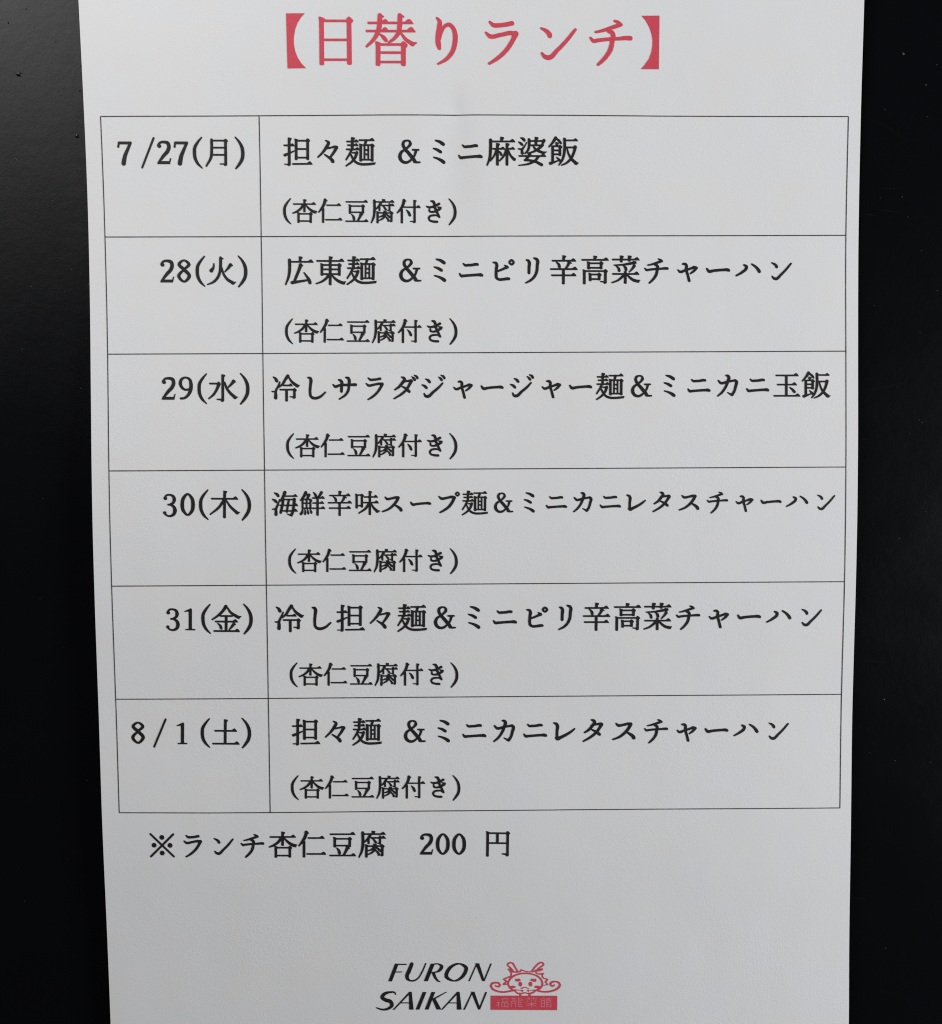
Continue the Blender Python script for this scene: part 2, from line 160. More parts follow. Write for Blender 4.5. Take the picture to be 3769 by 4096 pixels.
'ラ': 'S -203 327 54 -140 274 89 -30 270 85 117 288 85 198 305 92|S -273 141 51 -207 81 89 -1 105 79 205 132 89 264 114 98|S 264 122 117 220 26 92 87 -171 85 -76 -313 76 -216 -398 54',
'り': 'S -159 394 44 -115 338 76 -116 253 91 -146 98 82 -139 -58 97 -122 -129 67|S -118 13 41 -80 154 53 -13 260 61 61 281 73 127 225 76 166 111 88 162 -30 88 116 -186 79 12 -313 67 -148 -405 35',
'日': 'P -208 385 -215 -409 -234 -427 -281 -427 -299 -409 -292 384 -273 402 -226 402|P -303 414 -271 421 -208 397 -173 373 -209 344 -293 335|P 289 377 287 -402 268 -421 221 -421 203 -403 205 376 223 394 270 394|P 201 383 231 415 260 419 285 398 323 360 318 332 284 298 203 308|P -221 368 222 367 232 357 231 332 221 323 -222 323 -232 333 -231 358|P -220 38 216 37 226 27 225 3 215 -7 -221 -6 -231 4 -231 28|P -227 -308 210 -309 220 -319 219 -344 209 -353 -228 -352 -238 -343 -238 -318',
'替': 'S -193 437 85 -205 254 88 -244 126 76 -319 13 64 -442 -100 41|S -203 430 53 -137 420 38|S 169 436 85 162 253 88 139 140 76 64 41 61 -40 -30 38|S 164 429 53 230 419 38|P -407 332 -51 332 -41 322 -41 297 -51 288 -408 288 -418 298 -418 323|P -169 329 -126 364 -100 376 -79 373 -46 338 -21 302 -30 288 -106 288|P -25 332 383 331 393 321 393 296 383 287 -26 288 -36 297 -35 322|P 258 328 303 365 330 379 352 375 387 339 413 301 404 287 324 287|P -442 191 -53 191 -43 181 -43 156 -53 146 -443 147 -453 157 -452 182|P -175 188 -131 224 -105 237 -83 234 -49 198 -23 161 -32 146 -110 147|P -27 190 421 190 431 180 431 155 421 145 -28 146 -38 156 -37 181|P 291 187 337 226 365 240 388 236 424 198 451 160 442 145 359 146|S -193 112 35 -127 55 73 -91 13 73|S 190 126 44 270 26 64 394 -59 79|S 379 -56 73 467 -35 20|P -190 -44 -195 -423 -214 -441 -261 -441 -279 -423 -274 -44 -255 -26 -208 -26|P -285 -15 -253 -7 -190 -31 -155 -55 -190 -84 -275 -94|P 270 -51 265 -424 247 -442 199 -442 181 -424 186 -51 204 -33 251 -33|P 182 -45 211 -12 241 -8 266 -29 305 -67 299 -96 266 -129 185 -120|P -200 -43 207 -43 217 -53 217 -78 207 -88 -200 -87 -210 -77 -210 -52|P -202 -184 206 -185 216 -195 215 -220 205 -230 -202 -229 -212 -219 -212 -194|P -204 -348 204 -349 214 -358 213 -383 203 -393 -205 -392 -215 -382 -214 -357',
'【': 'P 111 476 449 476 385 415 313 309 267 196 242 69 239 -59 258 -172 300 -286 364 -386 451 -478 115 -482',
'】': 'P -458 436 -130 437 -129 -497 -458 -496 -381 -413 -312 -315 -270 -200 -252 -86 -251 17 -274 131 -313 234 -379 348',
'冷': 'S -406 375 51 -333 319 98 -297 249 114|S -193 209 51 -253 62 70 -328 -94 82 -333 -231 110 -339 -323 118|S -453 -111 51 -356 -112 59|S 81 409 118 -3 299 94 -96 144 86 -226 34 47|S 108 381 55 190 243 86 299 142 106 400 73 110|S 381 73 102 470 98 31|P -74 124 211 122 224 109 223 76 210 63 -74 64 -88 77 -87 111|P 104 119 144 145 168 158 188 155 220 120 243 82 235 62 163 63|P -195 -19 321 -21 334 -35 334 -68 321 -81 -195 -78 -208 -65 -208 -32|P 343 -38 341 -289 321 -309 270 -308 250 -288 252 -38 272 -18 323 -18|P 250 -268 341 -269 341 -319 327 -344 299 -353 267 -363 245 -353 234 -318 140 -311 130 -289 140 -269 250 -268|P 248 -30 280 4 312 8 339 -14 378 -54 373 -84 339 -118 251 -108|P 78 -79 75 -430 55 -450 4 -450 -16 -430 -13 -79 7 -59 58 -59',
'し': 'S -240 352 59 -166 337 94 -145 282 114 -159 98 98 -174 -159 94 -153 -269 94 -98 -324 98 12 -343 98 159 -298 86 344 -143 55',
'サ': 'S -392 109 59 -323 44 98 -194 84 86 100 100 90 284 105 98 367 104 106|S -202 273 63 -134 245 98 -105 199 110 -110 24 98 -115 -119 98|S 47 350 66 120 326 102 147 271 110 141 96 98 117 -87 90 24 -233 82 -189 -379 51',
'ダ': 'S -71 349 59 -7 326 94 26 279 110 -45 165 106 -174 19 86 -304 -72 59|S 2 202 70 176 228 74 241 237 98|S 250 219 122 185 91 94 82 -74 90 -84 -220 82 -334 -374 55|S -79 46 51 46 -19 82 155 -111 106 179 -135 102|S 278 356 51 333 310 94 366 262 98|S 361 411 51 435 364 94 458 317 90',
'ジ': 'S -253 282 51 -171 236 98 -129 184 98|S -380 86 51 -292 44 98 -237 -12 94|S -312 -213 63 -267 -292 94 -203 -305 110 1 -150 90 186 4 82 312 141 59|S 184 344 47 243 298 90 279 248 90|S 262 407 47 335 370 90 372 313 90',
'レ': 'S -361 253 68 -285 228 98 -255 172 115 -265 -12 98 -269 -233 94|S -289 -243 98 -249 -273 115 -164 -234 107 36 -135 94 197 -35 81 313 60 55',
'タ': 'S -125 352 64 -61 331 102 -29 285 111 -111 151 107 -221 22 89 -357 -68 59|S -50 191 72 120 220 77 180 227 98|S 200 203 120 130 79 94 30 -60 94 -160 -220 85 -397 -358 59|S -145 41 51 -20 -20 85 101 -101 107 133 -131 102',
'ス': 'S -318 229 59 -257 168 98 -97 181 85 104 220 98 164 211 102|S 164 211 115 84 56 102 -36 -84 98 -216 -223 81 -421 -302 59|S 4 -44 55 125 -115 94 246 -216 124 262 -250 124',
'ー': 'S -372 34 66 -310 -45 105 -151 -28 90 165 -3 90 300 -4 110 336 -18 95',
'プ': 'S -330 242 61 -247 173 105 -21 199 90 182 227 105 250 202 105|S 238 204 119 170 58 110 44 -122 105 -115 -246 90 -292 -346 66|C 353 395 66 415 331 66 352 269 66 289 332 66',
'海': 'S -392 406 60 -296 345 117 -268 301 107|S -467 172 60 -372 116 112 -341 75 96|S -215 163 45 -290 -42 81 -352 -186 96 -354 -307 112 -355 -384 122|S -473 -190 55 -364 -186 65|S -18 427 127 -81 271 107 -191 115 60|P -55 320 417 317 430 304 429 270 416 257 -56 260 -69 273 -68 307|P 286 313 333 350 361 364 385 360 422 320 449 276 440 257 355 257|S -82 186 107 -116 -43 101 -185 -320 96|P -56 197 327 195 340 181 339 148 326 134 -57 137 -70 150 -70 184|S 328 172 122 300 -70 101 248 -335 107 206 -412 101|S 216 -427 86 55 -370 40|S 123 149 91 44 -285 86|P -216 -19 436 -24 449 -37 449 -71 436 -84 -217 -79 -230 -66 -229 -32|P 295 -27 345 13 375 29 400 25 440 -19 469 -64 459 -84 369 -83|P -147 -225 422 -229 435 -242 434 -276 421 -289 -148 -285 -161 -272 -160 -238|P 280 -233 330 -192 360 -176 385 -180 425 -224 454 -270 444 -289 354 -289',
'鮮': 'S -248 421 117 -309 296 107 -439 133 60|S -249 344 71 -116 339 71|S -128 331 112 -190 211 91|P -333 159 -337 -157 -354 -174 -397 -174 -414 -157 -410 160 -393 176 -350 176|P -422 189 -389 196 -333 171 -298 146 -333 116 -411 106|P -41 156 -45 -158 -64 -176 -110 -176 -127 -157 -123 157 -105 174 -59 174|P -127 163 -98 196 -70 200 -45 178 -7 139 -12 109 -47 74 -124 84|P -346 199 -95 197 -82 184 -82 150 -96 137 -346 139 -359 152 -359 186|P -347 56 -109 55 -96 42 -96 8 -110 -5 -348 -4 -361 10 -361 43|P -186 147 -190 -147 -206 -163 -246 -163 -262 -147 -258 148 -242 163 -202 163|P -374 -132 -51 -134 -38 -147 -38 -181 -52 -194 -375 -192 -388 -178 -387 -145|S -376 -186 55 -390 -307 91 -439 -374 101|S -292 -211 45 -276 -307 81 -287 -375 81|S -203 -206 45 -173 -296 81 -166 -352 86|S -99 -193 45 -59 -285 86 -52 -328 86|S 41 415 55 101 342 96 124 270 101|S 330 418 112 269 317 101 208 233 76|P -8 245 420 242 433 229 433 195 420 182 -9 185 -22 198 -21 232|P 295 238 341 272 368 287 391 283 426 244 453 201 444 182 362 182|P 2 59 394 56 407 43 407 9 393 -4 1 -1 -12 12 -11 46|P 273 52 318 85 344 99 366 95 401 57 427 16 418 -4 339 -3|P -25 -134 435 -137 448 -150 448 -184 434 -197 -25 -194 -38 -181 -38 -147|P 305 -141 352 -105 381 -90 404 -94 440 -135 468 -178 458 -197 375 -197|P 229 188 221 -423 201 -444 149 -443 129 -423 137 189 158 209 209 209',
'味': 'P -327 329 -332 -166 -352 -186 -404 -186 -424 -165 -418 330 -398 350 -347 350|P -430 362 -398 370 -326 344 -292 319 -327 289 -419 280|P -136 319 -141 -132 -160 -151 -209 -151 -228 -131 -223 320 -204 339 -155 339|P -227 327 -197 361 -166 365 -141 343 -102 303 -107 273 -142 239 -224 249|P -335 343 -217 343 -204 329 -204 296 -217 283 -336 283 -349 297 -348 330|P -339 -47 -221 -48 -208 -61 -208 -95 -222 -108 -340 -107 -353 -94 -352 -60|P 161 437 152 -411 132 -431 81 -430 61 -410 70 438 90 458 141 457|P 75 470 106 466 181 454 201 435 190 407 155 357 78 378|P -95 272 384 269 397 255 397 222 383 209 -95 212 -108 225 -108 259|P 252 265 300 302 328 317 352 313 389 272 417 228 407 209 322 209|P -133 65 416 61 429 48 428 14 415 1 -134 5 -147 18 -146 52|P 274 57 325 97 355 113 380 109 419 66 448 20 438 1 349 1|S 82 -8 101 -40 -176 91 -295 -355 55|S 159 -8 65 249 -154 91 387 -292 117|S 368 -292 107 482 -274 34',
'ハ': 'S -166 149 73 -94 101 102 -98 50 102 -232 -79 86 -427 -192 53|S 84 176 61 209 90 86 305 -24 110 325 -58 106',
'ャ': 'S -147 185 67 -77 188 89 -39 150 97 -42 33 93 11 -175 89 55 -348 93|S -307 -4 52 -242 -61 89 -77 -15 82 133 53 78 237 87 86 281 63 89|S 286 63 101 203 -37 82 94 -120 52',
'カ': 'S -58 346 63 7 336 94 34 290 114 -3 135 102 -77 -47 90 -207 -229 82 -345 -347 55|S -319 174 63 -242 96 98 -22 135 78 236 180 78|S 254 189 82 291 143 114 263 -31 98 207 -213 90 142 -304 102|S 133 -313 86 -4 -230 43',
'玉': 'P -361 370 383 366 396 353 396 319 383 306 -361 310 -374 323 -374 357|P 241 363 291 402 321 418 346 414 386 371 416 325 406 306 316 306|P -316 59 327 55 340 42 340 9 327 -4 -316 -1 -329 13 -329 46|P 185 53 236 92 266 107 291 103 330 60 360 15 350 -4 260 -4|P -432 -320 437 -325 450 -339 450 -372 437 -385 -433 -380 -446 -367 -446 -334|P 295 -328 345 -289 375 -273 400 -277 440 -320 470 -366 460 -385 370 -385|P 39 312 37 -324 17 -344 -34 -343 -54 -323 -52 313 -32 333 19 332|S 112 -70 47 204 -144 86 264 -217 102',
'7': 'S -188 176 66 -169 290 61|P -176 344 225 343 244 323 242 273 221 253 -179 254 -199 274 -197 324|S 199 293 92 121 123 97 16 -114 123 -33 -340 144',
'/': 'S 192 449 66 -197 -465 66',
'2': 'D -151 200 65 60|S -187 219 76 -119 306 71 3 325 87 123 289 118 156 182 118 116 52 118 -10 -90 107 -187 -315 66|P -232 -363 -216 -308 -173 -268 154 -269 181 -186 223 -169 176 -364',
'月': 'S -147 396 92 -151 76 92 -174 -137 92 -334 -422 55|P -189 431 -141 412 -94 379 -156 325 -187 349|P 340 387 332 -350 312 -370 261 -370 241 -351 249 386 269 406 320 407|P 242 -331 333 -331 332 -380 318 -404 290 -414 258 -424 235 -414 225 -379 102 -378 93 -357 103 -337 242 -335|P 245 395 277 428 309 432 336 410 374 372 369 343 333 309 247 319|P -104 401 257 400 270 387 269 355 256 342 -106 343 -119 356 -118 388|P -110 181 251 180 264 167 263 134 250 122 -112 123 -125 136 -124 168|P -117 -41 245 -43 258 -56 257 -88 244 -101 -118 -100 -131 -87 -130 -54',
'8': 'C 3 342 59 -156 216 104 -3 52 115 168 -156 115 0 -337 70 -171 -163 111 -3 48 67 160 215 108',
'火': 'S -26 422 96 -30 173 96 -51 -17 89 -150 -241 89 -273 -353 74 -456 -430 41|S -44 411 56 45 396 52|S 4 121 52 61 -87 78 180 -260 96 369 -382 108|S 352 -390 93 453 -351 30|S -243 234 48 -257 122 70 -328 15 126|S 291 197 115 220 103 85 100 -26 41|S 274 214 70 352 180 41',
'9': 'S 129 -18 67 -2 -44 71 -124 36 97 -172 167 112 -121 302 86 2 350 63 124 293 90 171 139 116 155 -53 120 66 -228 90 -58 -315 75 -154 -323 75',
'水': 'P 36 427 36 -362 16 -382 -35 -383 -55 -363 -55 426 -35 446 16 446|P -54 -342 37 -343 36 -393 22 -418 -5 -428 -37 -437 -60 -427 -71 -392 -200 -371 -210 -349 -200 -329 -54 -328|P -50 459 -19 454 56 443 76 424 65 396 31 346 -47 367|P -433 186 -153 185 -140 172 -140 138 -154 125 -434 126 -447 140 -447 173|S -140 179 86 -114 144 86|S -132 141 116 -195 -16 90 -301 -191 78 -460 -330 48|S 53 192 60 121 -1 86 242 -159 97 390 -291 112|S 372 -296 93 472 -274 30|S 342 229 116 262 130 82 138 8 45|S 325 252 67 400 211 37',
'3': 'D -151 198 61 56|D -174 -269 56 54|S -174 211 68 -113 294 64 2 311 64 106 262 94 135 164 117 100 57 87 2 4 60|P -72 26 16 25 29 11 28 -23 14 -36 -74 -35 -87 -22 -86 12|S 10 -5 64 114 -69 98 155 -195 124 107 -320 98 -18 -376 64 -132 -336 64 -192 -273 68',
'1': 'P 74 302 61 -340 37 -364 -22 -364 -45 -340 -32 302 -8 325 51 325|P -178 247 45 347 71 325 69 254 -161 220|P -152 -381 -146 -340 -54 -333 -35 -301 62 -302 79 -334 172 -338 167 -383',
'金': 'S -7 406 113 -81 290 94 -244 122 83 -459 -29 49|S 44 361 60 146 208 87 268 118 102 398 45 105|S 380 45 98 478 75 30|P -195 121 201 118 214 105 213 71 200 58 -197 61 -210 74 -209 108|P -359 -62 350 -67 363 -81 362 -115 348 -128 -360 -123 -373 -109 -372 -75|P 208 -70 259 -30 289 -14 314 -18 353 -62 382 -109 371 -128 281 -128|P -411 -375 407 -381 420 -395 419 -429 406 -442 -413 -436 -426 -422 -425 -388|P 265 -384 316 -344 347 -328 372 -332 411 -376 439 -423 429 -443 339 -442|P 43 55 32 -380 12 -400 -39 -399 -59 -379 -48 55 -27 75 24 75|S -277 -155 45 -192 -246 94 -174 -318 90|S 243 -174 102 170 -267 83 88 -365 41|S 234 -163 68 295 -187 37',
'土': 'P 28 422 12 -339 -8 -359 -59 -359 -79 -338 -63 423 -43 443 8 442|P -58 455 -26 451 48 439 68 420 57 391 21 341 -55 362|P -365 97 332 91 345 78 344 43 330 30 -366 36 -379 50 -378 84|P 190 88 241 129 271 145 296 140 335 96 364 50 354 30 264 31|P -441 -332 410 -340 423 -353 422 -388 409 -401 -442 -393 -455 -380 -454 -346|P 268 -344 319 -302 349 -286 374 -291 413 -335 443 -381 432 -401 342 -400',
'木': 'P 42 421 28 -426 7 -446 -44 -445 -63 -425 -49 422 -29 442 22 441|P -44 454 -13 450 62 438 82 419 71 391 33 341 -41 362|P -431 219 404 213 417 200 416 166 403 153 -432 159 -445 172 -444 206|P 262 207 313 250 343 266 368 262 407 218 436 172 426 153 336 154|S -36 133 86 -180 -76 86 -474 -320 48|S 44 133 56 188 -78 86 401 -273 105|S 377 -273 93 475 -252 30',
'※': 'S -387 388 71 373 -386 71|S 368 375 71 -384 -379 71|D -10 271 82 82|D -273 5 82 82|D 256 -3 82 82|D -10 -264 82 82',
'0': 'C 5 340 63 142 196 110 173 -2 122 139 -201 110 -1 -339 63 -139 -199 110 -173 2 122 -135 199 110',
'円': 'P -296 408 -300 -411 -320 -431 -371 -431 -391 -410 -387 408 -367 429 -316 428|P -399 441 -367 449 -296 423 -261 397 -296 367 -387 357|P 372 401 370 -351 350 -371 299 -371 279 -350 281 402 301 422 352 422|P 279 -330 370 -330 370 -382 356 -408 329 -418 297 -428 274 -417 263 -381 142 -357 132 -334 142 -313 279 -313|P 277 410 309 445 341 448 368 426 407 385 402 355 368 319 281 330|P -308 408 310 402 323 388 323 354 309 341 -309 347 -322 360 -322 395|P -310 69 299 62 312 49 312 14 298 1 -310 7 -323 21 -323 55|P 31 349 30 51 10 30 -41 31 -61 52 -60 350 -40 371 11 370',
'チ*': 'S 61 345 45 120 321 66 161 285 75|S 175 280 64 72 249 71 -67 203 64 -186 170 51 -285 150 41|S -374 48 47 -325 -3 71 -239 7 66 -23 29 64 150 37 64 268 47 77 349 45 82|S -51 156 53 14 143 82 34 94 90 21 -4 86 -11 -149 86 -96 -284 75 -182 -372 64 -236 -419 49',
'ン*': 'S -271 218 41 -176 168 76 -120 101 91 -117 86 85|S -256 -220 50 -204 -277 79 -145 -296 88 31 -157 70 222 41 64 325 167 55 351 196 47',
'ラ*': 'S -203 327 47 -140 274 79 -30 270 76 117 288 76 198 305 82|S -273 141 44 -207 81 79 -1 105 70 205 132 79 264 114 88|S 264 122 106 220 26 82 87 -171 76 -76 -313 67 -216 -398 47',
}
EMBLEM = {
'black': 'P -23.75 -131.78 -22.70 -131.79 -24.67 -136.97 -25.72 -136.95|P -23.75 -131.78 -20.36 -131.85 -20.52 -132.19 -23.08 -132.18|P -23.68 -134.06 -21.76 -134.08 -21.92 -134.38 -23.84 -134.39|S -19.00 -131.93 1.04 -19.75 -133.85 1.11 -20.38 -135.43 1.07 -20.22 -136.26 0.92 -19.49 -136.79 0.50 -18.34 -136.80 0.46 -17.19 -136.06 0.42 -16.21 -134.48 0.42 -15.04 -131.88 0.38|P -13.61 -131.89 -12.46 -131.90 -14.51 -137.04 -15.62 -137.03|S -13.13 -132.10 0.35 -11.40 -132.06 0.38 -10.55 -132.76 1.00 -11.03 -133.75 0.88 -12.00 -134.37 0.42 -13.34 -134.43 0.27|P -13.44 -134.51 -12.48 -134.52 -12.10 -135.72 -11.54 -136.72 -10.91 -137.16 -11.01 -137.42 -11.83 -137.21 -12.68 -136.31 -13.16 -135.31|C -5.47 -132.06 0.42 -3.65 -133.23 1.11 -4.34 -135.41 0.96 -7.03 -137.07 0.42 -9.23 -135.75 1.11 -8.35 -133.38 0.96|P -0.77 -132.04 -0.39 -132.04 -2.62 -137.22 -3.04 -137.21|P -1.06 -131.97 0.09 -131.99 1.60 -137.07 1.41 -137.27 0.93 -137.26|P 3.26 -132.08 3.68 -132.09 1.60 -137.27 1.22 -137.16|S -23.66 -140.75 0.38 -23.94 -140.25 0.46 -25.28 -140.14 0.58 -26.82 -140.62 0.92 -27.50 -141.60 1.04 -26.46 -142.41 1.11 -25.12 -142.92 1.11 -24.75 -143.92 1.04 -25.91 -145.00 0.69 -27.64 -145.18 0.54 -29.07 -144.67 0.38|P -19.81 -140.10 -19.30 -140.31 -24.09 -145.33 -24.57 -145.32|P -19.91 -140.06 -19.10 -140.07 -18.62 -145.35 -19.87 -145.34|P -22.24 -143.16 -19.75 -143.19 -19.75 -143.50 -22.53 -143.47|P -15.98 -140.21 -14.92 -140.22 -16.99 -145.37 -18.04 -145.36|P -13.48 -140.23 -12.43 -140.25 -14.39 -145.40 -15.45 -145.39|P -9.46 -140.28 -8.98 -140.29 -12.83 -142.51 -13.12 -142.17|P -13.41 -142.27 -12.44 -142.08 -10.70 -145.44 -12.09 -145.43|P -6.19 -140.26 -5.71 -140.46 -10.36 -145.49 -10.84 -145.48|P -6.38 -140.26 -5.52 -140.27 -4.98 -145.55 -6.32 -145.54|P -8.61 -143.38 -6.12 -143.41 -6.12 -143.70 -8.90 -143.67|P -2.06 -140.37 -1.68 -140.37 -4.02 -145.60 -4.56 -145.60|P -2.35 -140.30 -1.30 -140.32 0.37 -145.41 0.21 -145.61 -0.27 -145.61|P 1.78 -140.45 2.29 -140.50 0.25 -145.61 -0.21 -145.51',
'red': 'S 9.85 -140.01 0.51 8.76 -139.22 0.51 8.30 -138.02 0.51 8.82 -136.72 0.51 10.32 -135.60 0.48 11.94 -135.14 0.46 13.32 -135.07 0.46 15.05 -135.30 0.46 16.66 -135.97 0.48 17.70 -137.06 0.51 18.02 -138.25 0.51 17.46 -139.44 0.51 16.31 -140.14 0.51|S 9.74 -139.89 0.30 11.12 -139.96 0.25 11.87 -140.15 0.18|S 16.65 -140.03 0.30 15.27 -140.05 0.25 14.58 -140.12 0.18|S 10.20 -140.13 0.46 10.89 -140.86 0.46 11.81 -141.05 0.39 12.96 -140.80 0.35 14.12 -141.01 0.39 15.15 -140.85 0.46 16.08 -140.20 0.46|S 11.69 -140.99 0.58 11.75 -141.70 0.58|S 14.40 -141.02 0.58 14.34 -141.73 0.58|D 12.29 -140.16 0.32 0.32|D 13.98 -140.18 0.32 0.32|S 11.99 -139.50 0.30 13.08 -139.21 0.30 14.18 -139.58 0.23|D 11.76 -138.24 0.51 0.71|D 14.64 -138.27 0.53 0.71|P 10.26 -136.61 11.24 -136.68 11.42 -136.51 11.96 -137.11 11.24 -137.48 10.43 -137.45 10.32 -137.09|P 14.56 -137.08 15.10 -136.61 15.62 -136.73 16.26 -136.66 16.25 -137.52 15.51 -137.63 14.58 -137.20|D 9.62 -139.02 0.81 0.37|D 16.60 -139.13 0.86 0.39|S 9.74 -140.07 0.51 8.58 -140.29 0.51 6.97 -140.51 0.51 5.24 -140.25 0.53 3.86 -139.52 0.58 3.42 -138.68 0.60 3.75 -137.97 0.58 4.67 -137.72 0.53 5.59 -137.87 0.55 5.96 -138.47 0.53 5.42 -138.88 0.51 4.81 -138.70 0.39 4.73 -138.52 0.28|S 16.42 -140.14 0.51 17.58 -140.46 0.51 18.96 -140.59 0.51 20.81 -140.32 0.51 22.31 -139.62 0.58 22.98 -138.67 0.58 22.65 -137.89 0.53 21.85 -137.60 0.48 20.81 -137.71 0.53 20.29 -138.22 0.55 20.52 -138.78 0.51 21.10 -138.86 0.46 21.44 -138.53 0.35|S 9.87 -134.58 0.41 9.41 -133.86 0.41 8.15 -132.36 0.41 8.84 -131.89 0.46 9.41 -131.95 0.46 10.22 -133.15 0.44 11.02 -134.47 0.44|S 8.49 -133.85 0.58 9.29 -134.28 0.69|S 15.05 -134.40 0.41 16.09 -133.04 0.44 17.24 -132.04 0.46 17.82 -131.91 0.46 18.39 -132.41 0.44 17.35 -133.36 0.41 16.43 -134.18 0.41|S 16.78 -134.36 0.58 17.93 -133.90 0.58|S 8.83 -134.33 0.41 9.17 -135.17 0.39 9.17 -135.77 0.39|S 9.29 -135.77 0.39 6.98 -136.75 0.39|S 6.98 -136.75 0.39 7.90 -137.30 0.39|S 7.90 -137.30 0.39 6.97 -138.24 0.46|S 6.97 -138.24 0.46 8.13 -138.14 0.35|S 9.41 -134.58 0.46 11.13 -134.65 0.39 11.71 -134.54 0.39|S 11.71 -134.54 0.39 12.00 -134.01 0.39|S 12.00 -134.01 0.39 13.32 -134.50 0.32 14.82 -134.64 0.32 15.97 -134.41 0.39|S 16.09 -134.18 0.39 16.26 -134.89 0.39 16.78 -135.26 0.39 18.27 -135.15 0.39|S 18.27 -135.15 0.39 17.99 -135.63 0.39 18.16 -136.35 0.39 19.54 -136.90 0.37|S 19.54 -136.90 0.37 18.85 -137.67 0.39|S 18.85 -137.67 0.39 19.54 -138.39 0.37|S 19.54 -138.39 0.32 18.39 -138.73 0.16',
'plate': 'P 3.42 -141.52 4.51 -141.53 4.49 -145.70 3.40 -145.69 3.31 -145.57 3.33 -141.63|P 4.51 -141.53 5.60 -141.54 5.58 -145.72 4.49 -145.71|P 5.60 -141.54 6.70 -141.56 6.68 -145.74 5.58 -145.72|P 6.70 -141.56 7.79 -141.57 7.78 -145.76 6.68 -145.74|P 7.79 -141.57 8.89 -141.59 8.87 -145.78 7.78 -145.76|P 8.89 -141.59 9.98 -141.60 9.97 -145.80 8.87 -145.78|P 9.98 -141.60 11.08 -141.62 11.07 -145.82 9.97 -145.80|P 11.08 -141.62 12.18 -141.63 12.17 -145.84 11.07 -145.82|P 12.18 -141.63 13.27 -141.65 13.26 -145.85 12.17 -145.84|P 13.27 -141.65 14.37 -141.66 14.36 -145.87 13.26 -145.85|P 14.37 -141.66 15.46 -141.68 15.46 -145.89 14.36 -145.87|P 15.46 -141.68 16.56 -141.69 16.55 -145.91 15.46 -145.89|P 16.56 -141.69 17.66 -141.71 17.65 -145.93 16.55 -145.91|P 17.66 -141.71 18.75 -141.72 18.75 -145.95 17.65 -145.93|P 18.75 -141.72 19.85 -141.74 19.85 -145.97 18.75 -145.95|P 19.85 -141.74 20.95 -141.75 20.94 -145.99 19.85 -145.97|P 20.95 -141.76 22.10 -141.77 22.22 -141.89 22.17 -145.91 22.05 -146.00 20.94 -145.98',
'pale': 'D 5.46 -143.09 0.15 0.15|S 4.99 -143.62 0.14 5.92 -143.52 0.14|S 5.63 -143.57 0.16 4.93 -144.58 0.16|S 5.48 -143.75 0.17 5.45 -144.97 0.16|S 6.50 -142.51 0.14 8.11 -142.47 0.14|C 6.61 -142.69 0.14 7.94 -142.68 0.14 8.00 -143.12 0.14 6.63 -143.14 0.14|S 6.44 -143.64 0.21 6.44 -144.86 0.23|S 7.30 -143.65 0.21 7.30 -144.73 0.23|S 8.17 -143.60 0.21 8.20 -145.04 0.18|S 6.44 -143.64 0.12 8.17 -143.61 0.12|S 6.43 -144.78 0.12 8.16 -144.80 0.12|S 9.27 -142.48 0.14 10.42 -142.47 0.14|S 9.56 -142.24 0.14 9.63 -142.90 0.14|S 10.19 -142.25 0.14 10.10 -142.91 0.14|S 9.15 -143.22 0.16 10.59 -143.21 0.16|S 9.26 -143.26 0.16 9.24 -144.81 0.16|S 10.36 -143.27 0.16 10.30 -144.88 0.16|S 9.26 -143.91 0.12 10.36 -143.90 0.12|S 11.11 -142.20 0.18 11.08 -144.83 0.16|S 11.11 -142.62 0.13 12.15 -142.57 0.13|S 11.11 -143.16 0.13 12.15 -143.11 0.13|S 12.13 -142.57 0.13 12.15 -143.11 0.15|S 11.17 -143.70 0.13 12.15 -143.71 0.13|S 11.17 -144.24 0.13 12.15 -144.25 0.13|S 11.11 -144.83 0.14 12.38 -144.79 0.17|S 13.42 -142.59 0.12 16.25 -142.56 0.12|S 14.14 -142.24 0.23 14.18 -142.72 0.18|S 15.41 -142.22 0.23 15.36 -142.79 0.18|S 13.65 -143.07 0.15 13.76 -143.49 0.14|S 14.78 -143.14 0.17 14.80 -143.50 0.14|S 16.13 -142.98 0.16 15.78 -143.57 0.14|S 13.30 -144.06 0.12 16.36 -144.00 0.12|S 14.80 -143.74 0.21 14.82 -145.12 0.14|S 14.69 -144.16 0.21 14.22 -144.45 0.16 13.41 -144.74 0.14|S 14.94 -144.16 0.21 15.38 -144.46 0.16 16.24 -144.83 0.14|S 18.21 -142.35 0.16 17.34 -142.93 0.14|S 18.15 -142.34 0.16 18.79 -142.89 0.14|S 17.63 -143.12 0.17 17.63 -144.99 0.21|S 18.59 -143.13 0.17 18.55 -144.92 0.17|S 17.63 -143.18 0.14 18.56 -143.19 0.14|S 17.63 -143.95 0.12 18.55 -143.96 0.12|S 17.63 -144.97 0.14 18.55 -144.92 0.14|S 19.21 -142.84 0.21 19.23 -145.05 0.21|S 19.13 -142.71 0.15 20.58 -142.67 0.18|S 19.79 -142.36 0.21 19.79 -142.60 0.16|S 19.25 -143.13 0.14 20.29 -143.11 0.14|S 20.29 -143.11 0.17 20.29 -143.68 0.15|S 19.25 -143.67 0.14 20.29 -143.68 0.14|S 19.25 -144.27 0.14 20.46 -144.28 0.14|S 20.44 -144.28 0.17 20.44 -145.12 0.21|S 19.25 -144.93 0.14 20.44 -144.94 0.14',
}
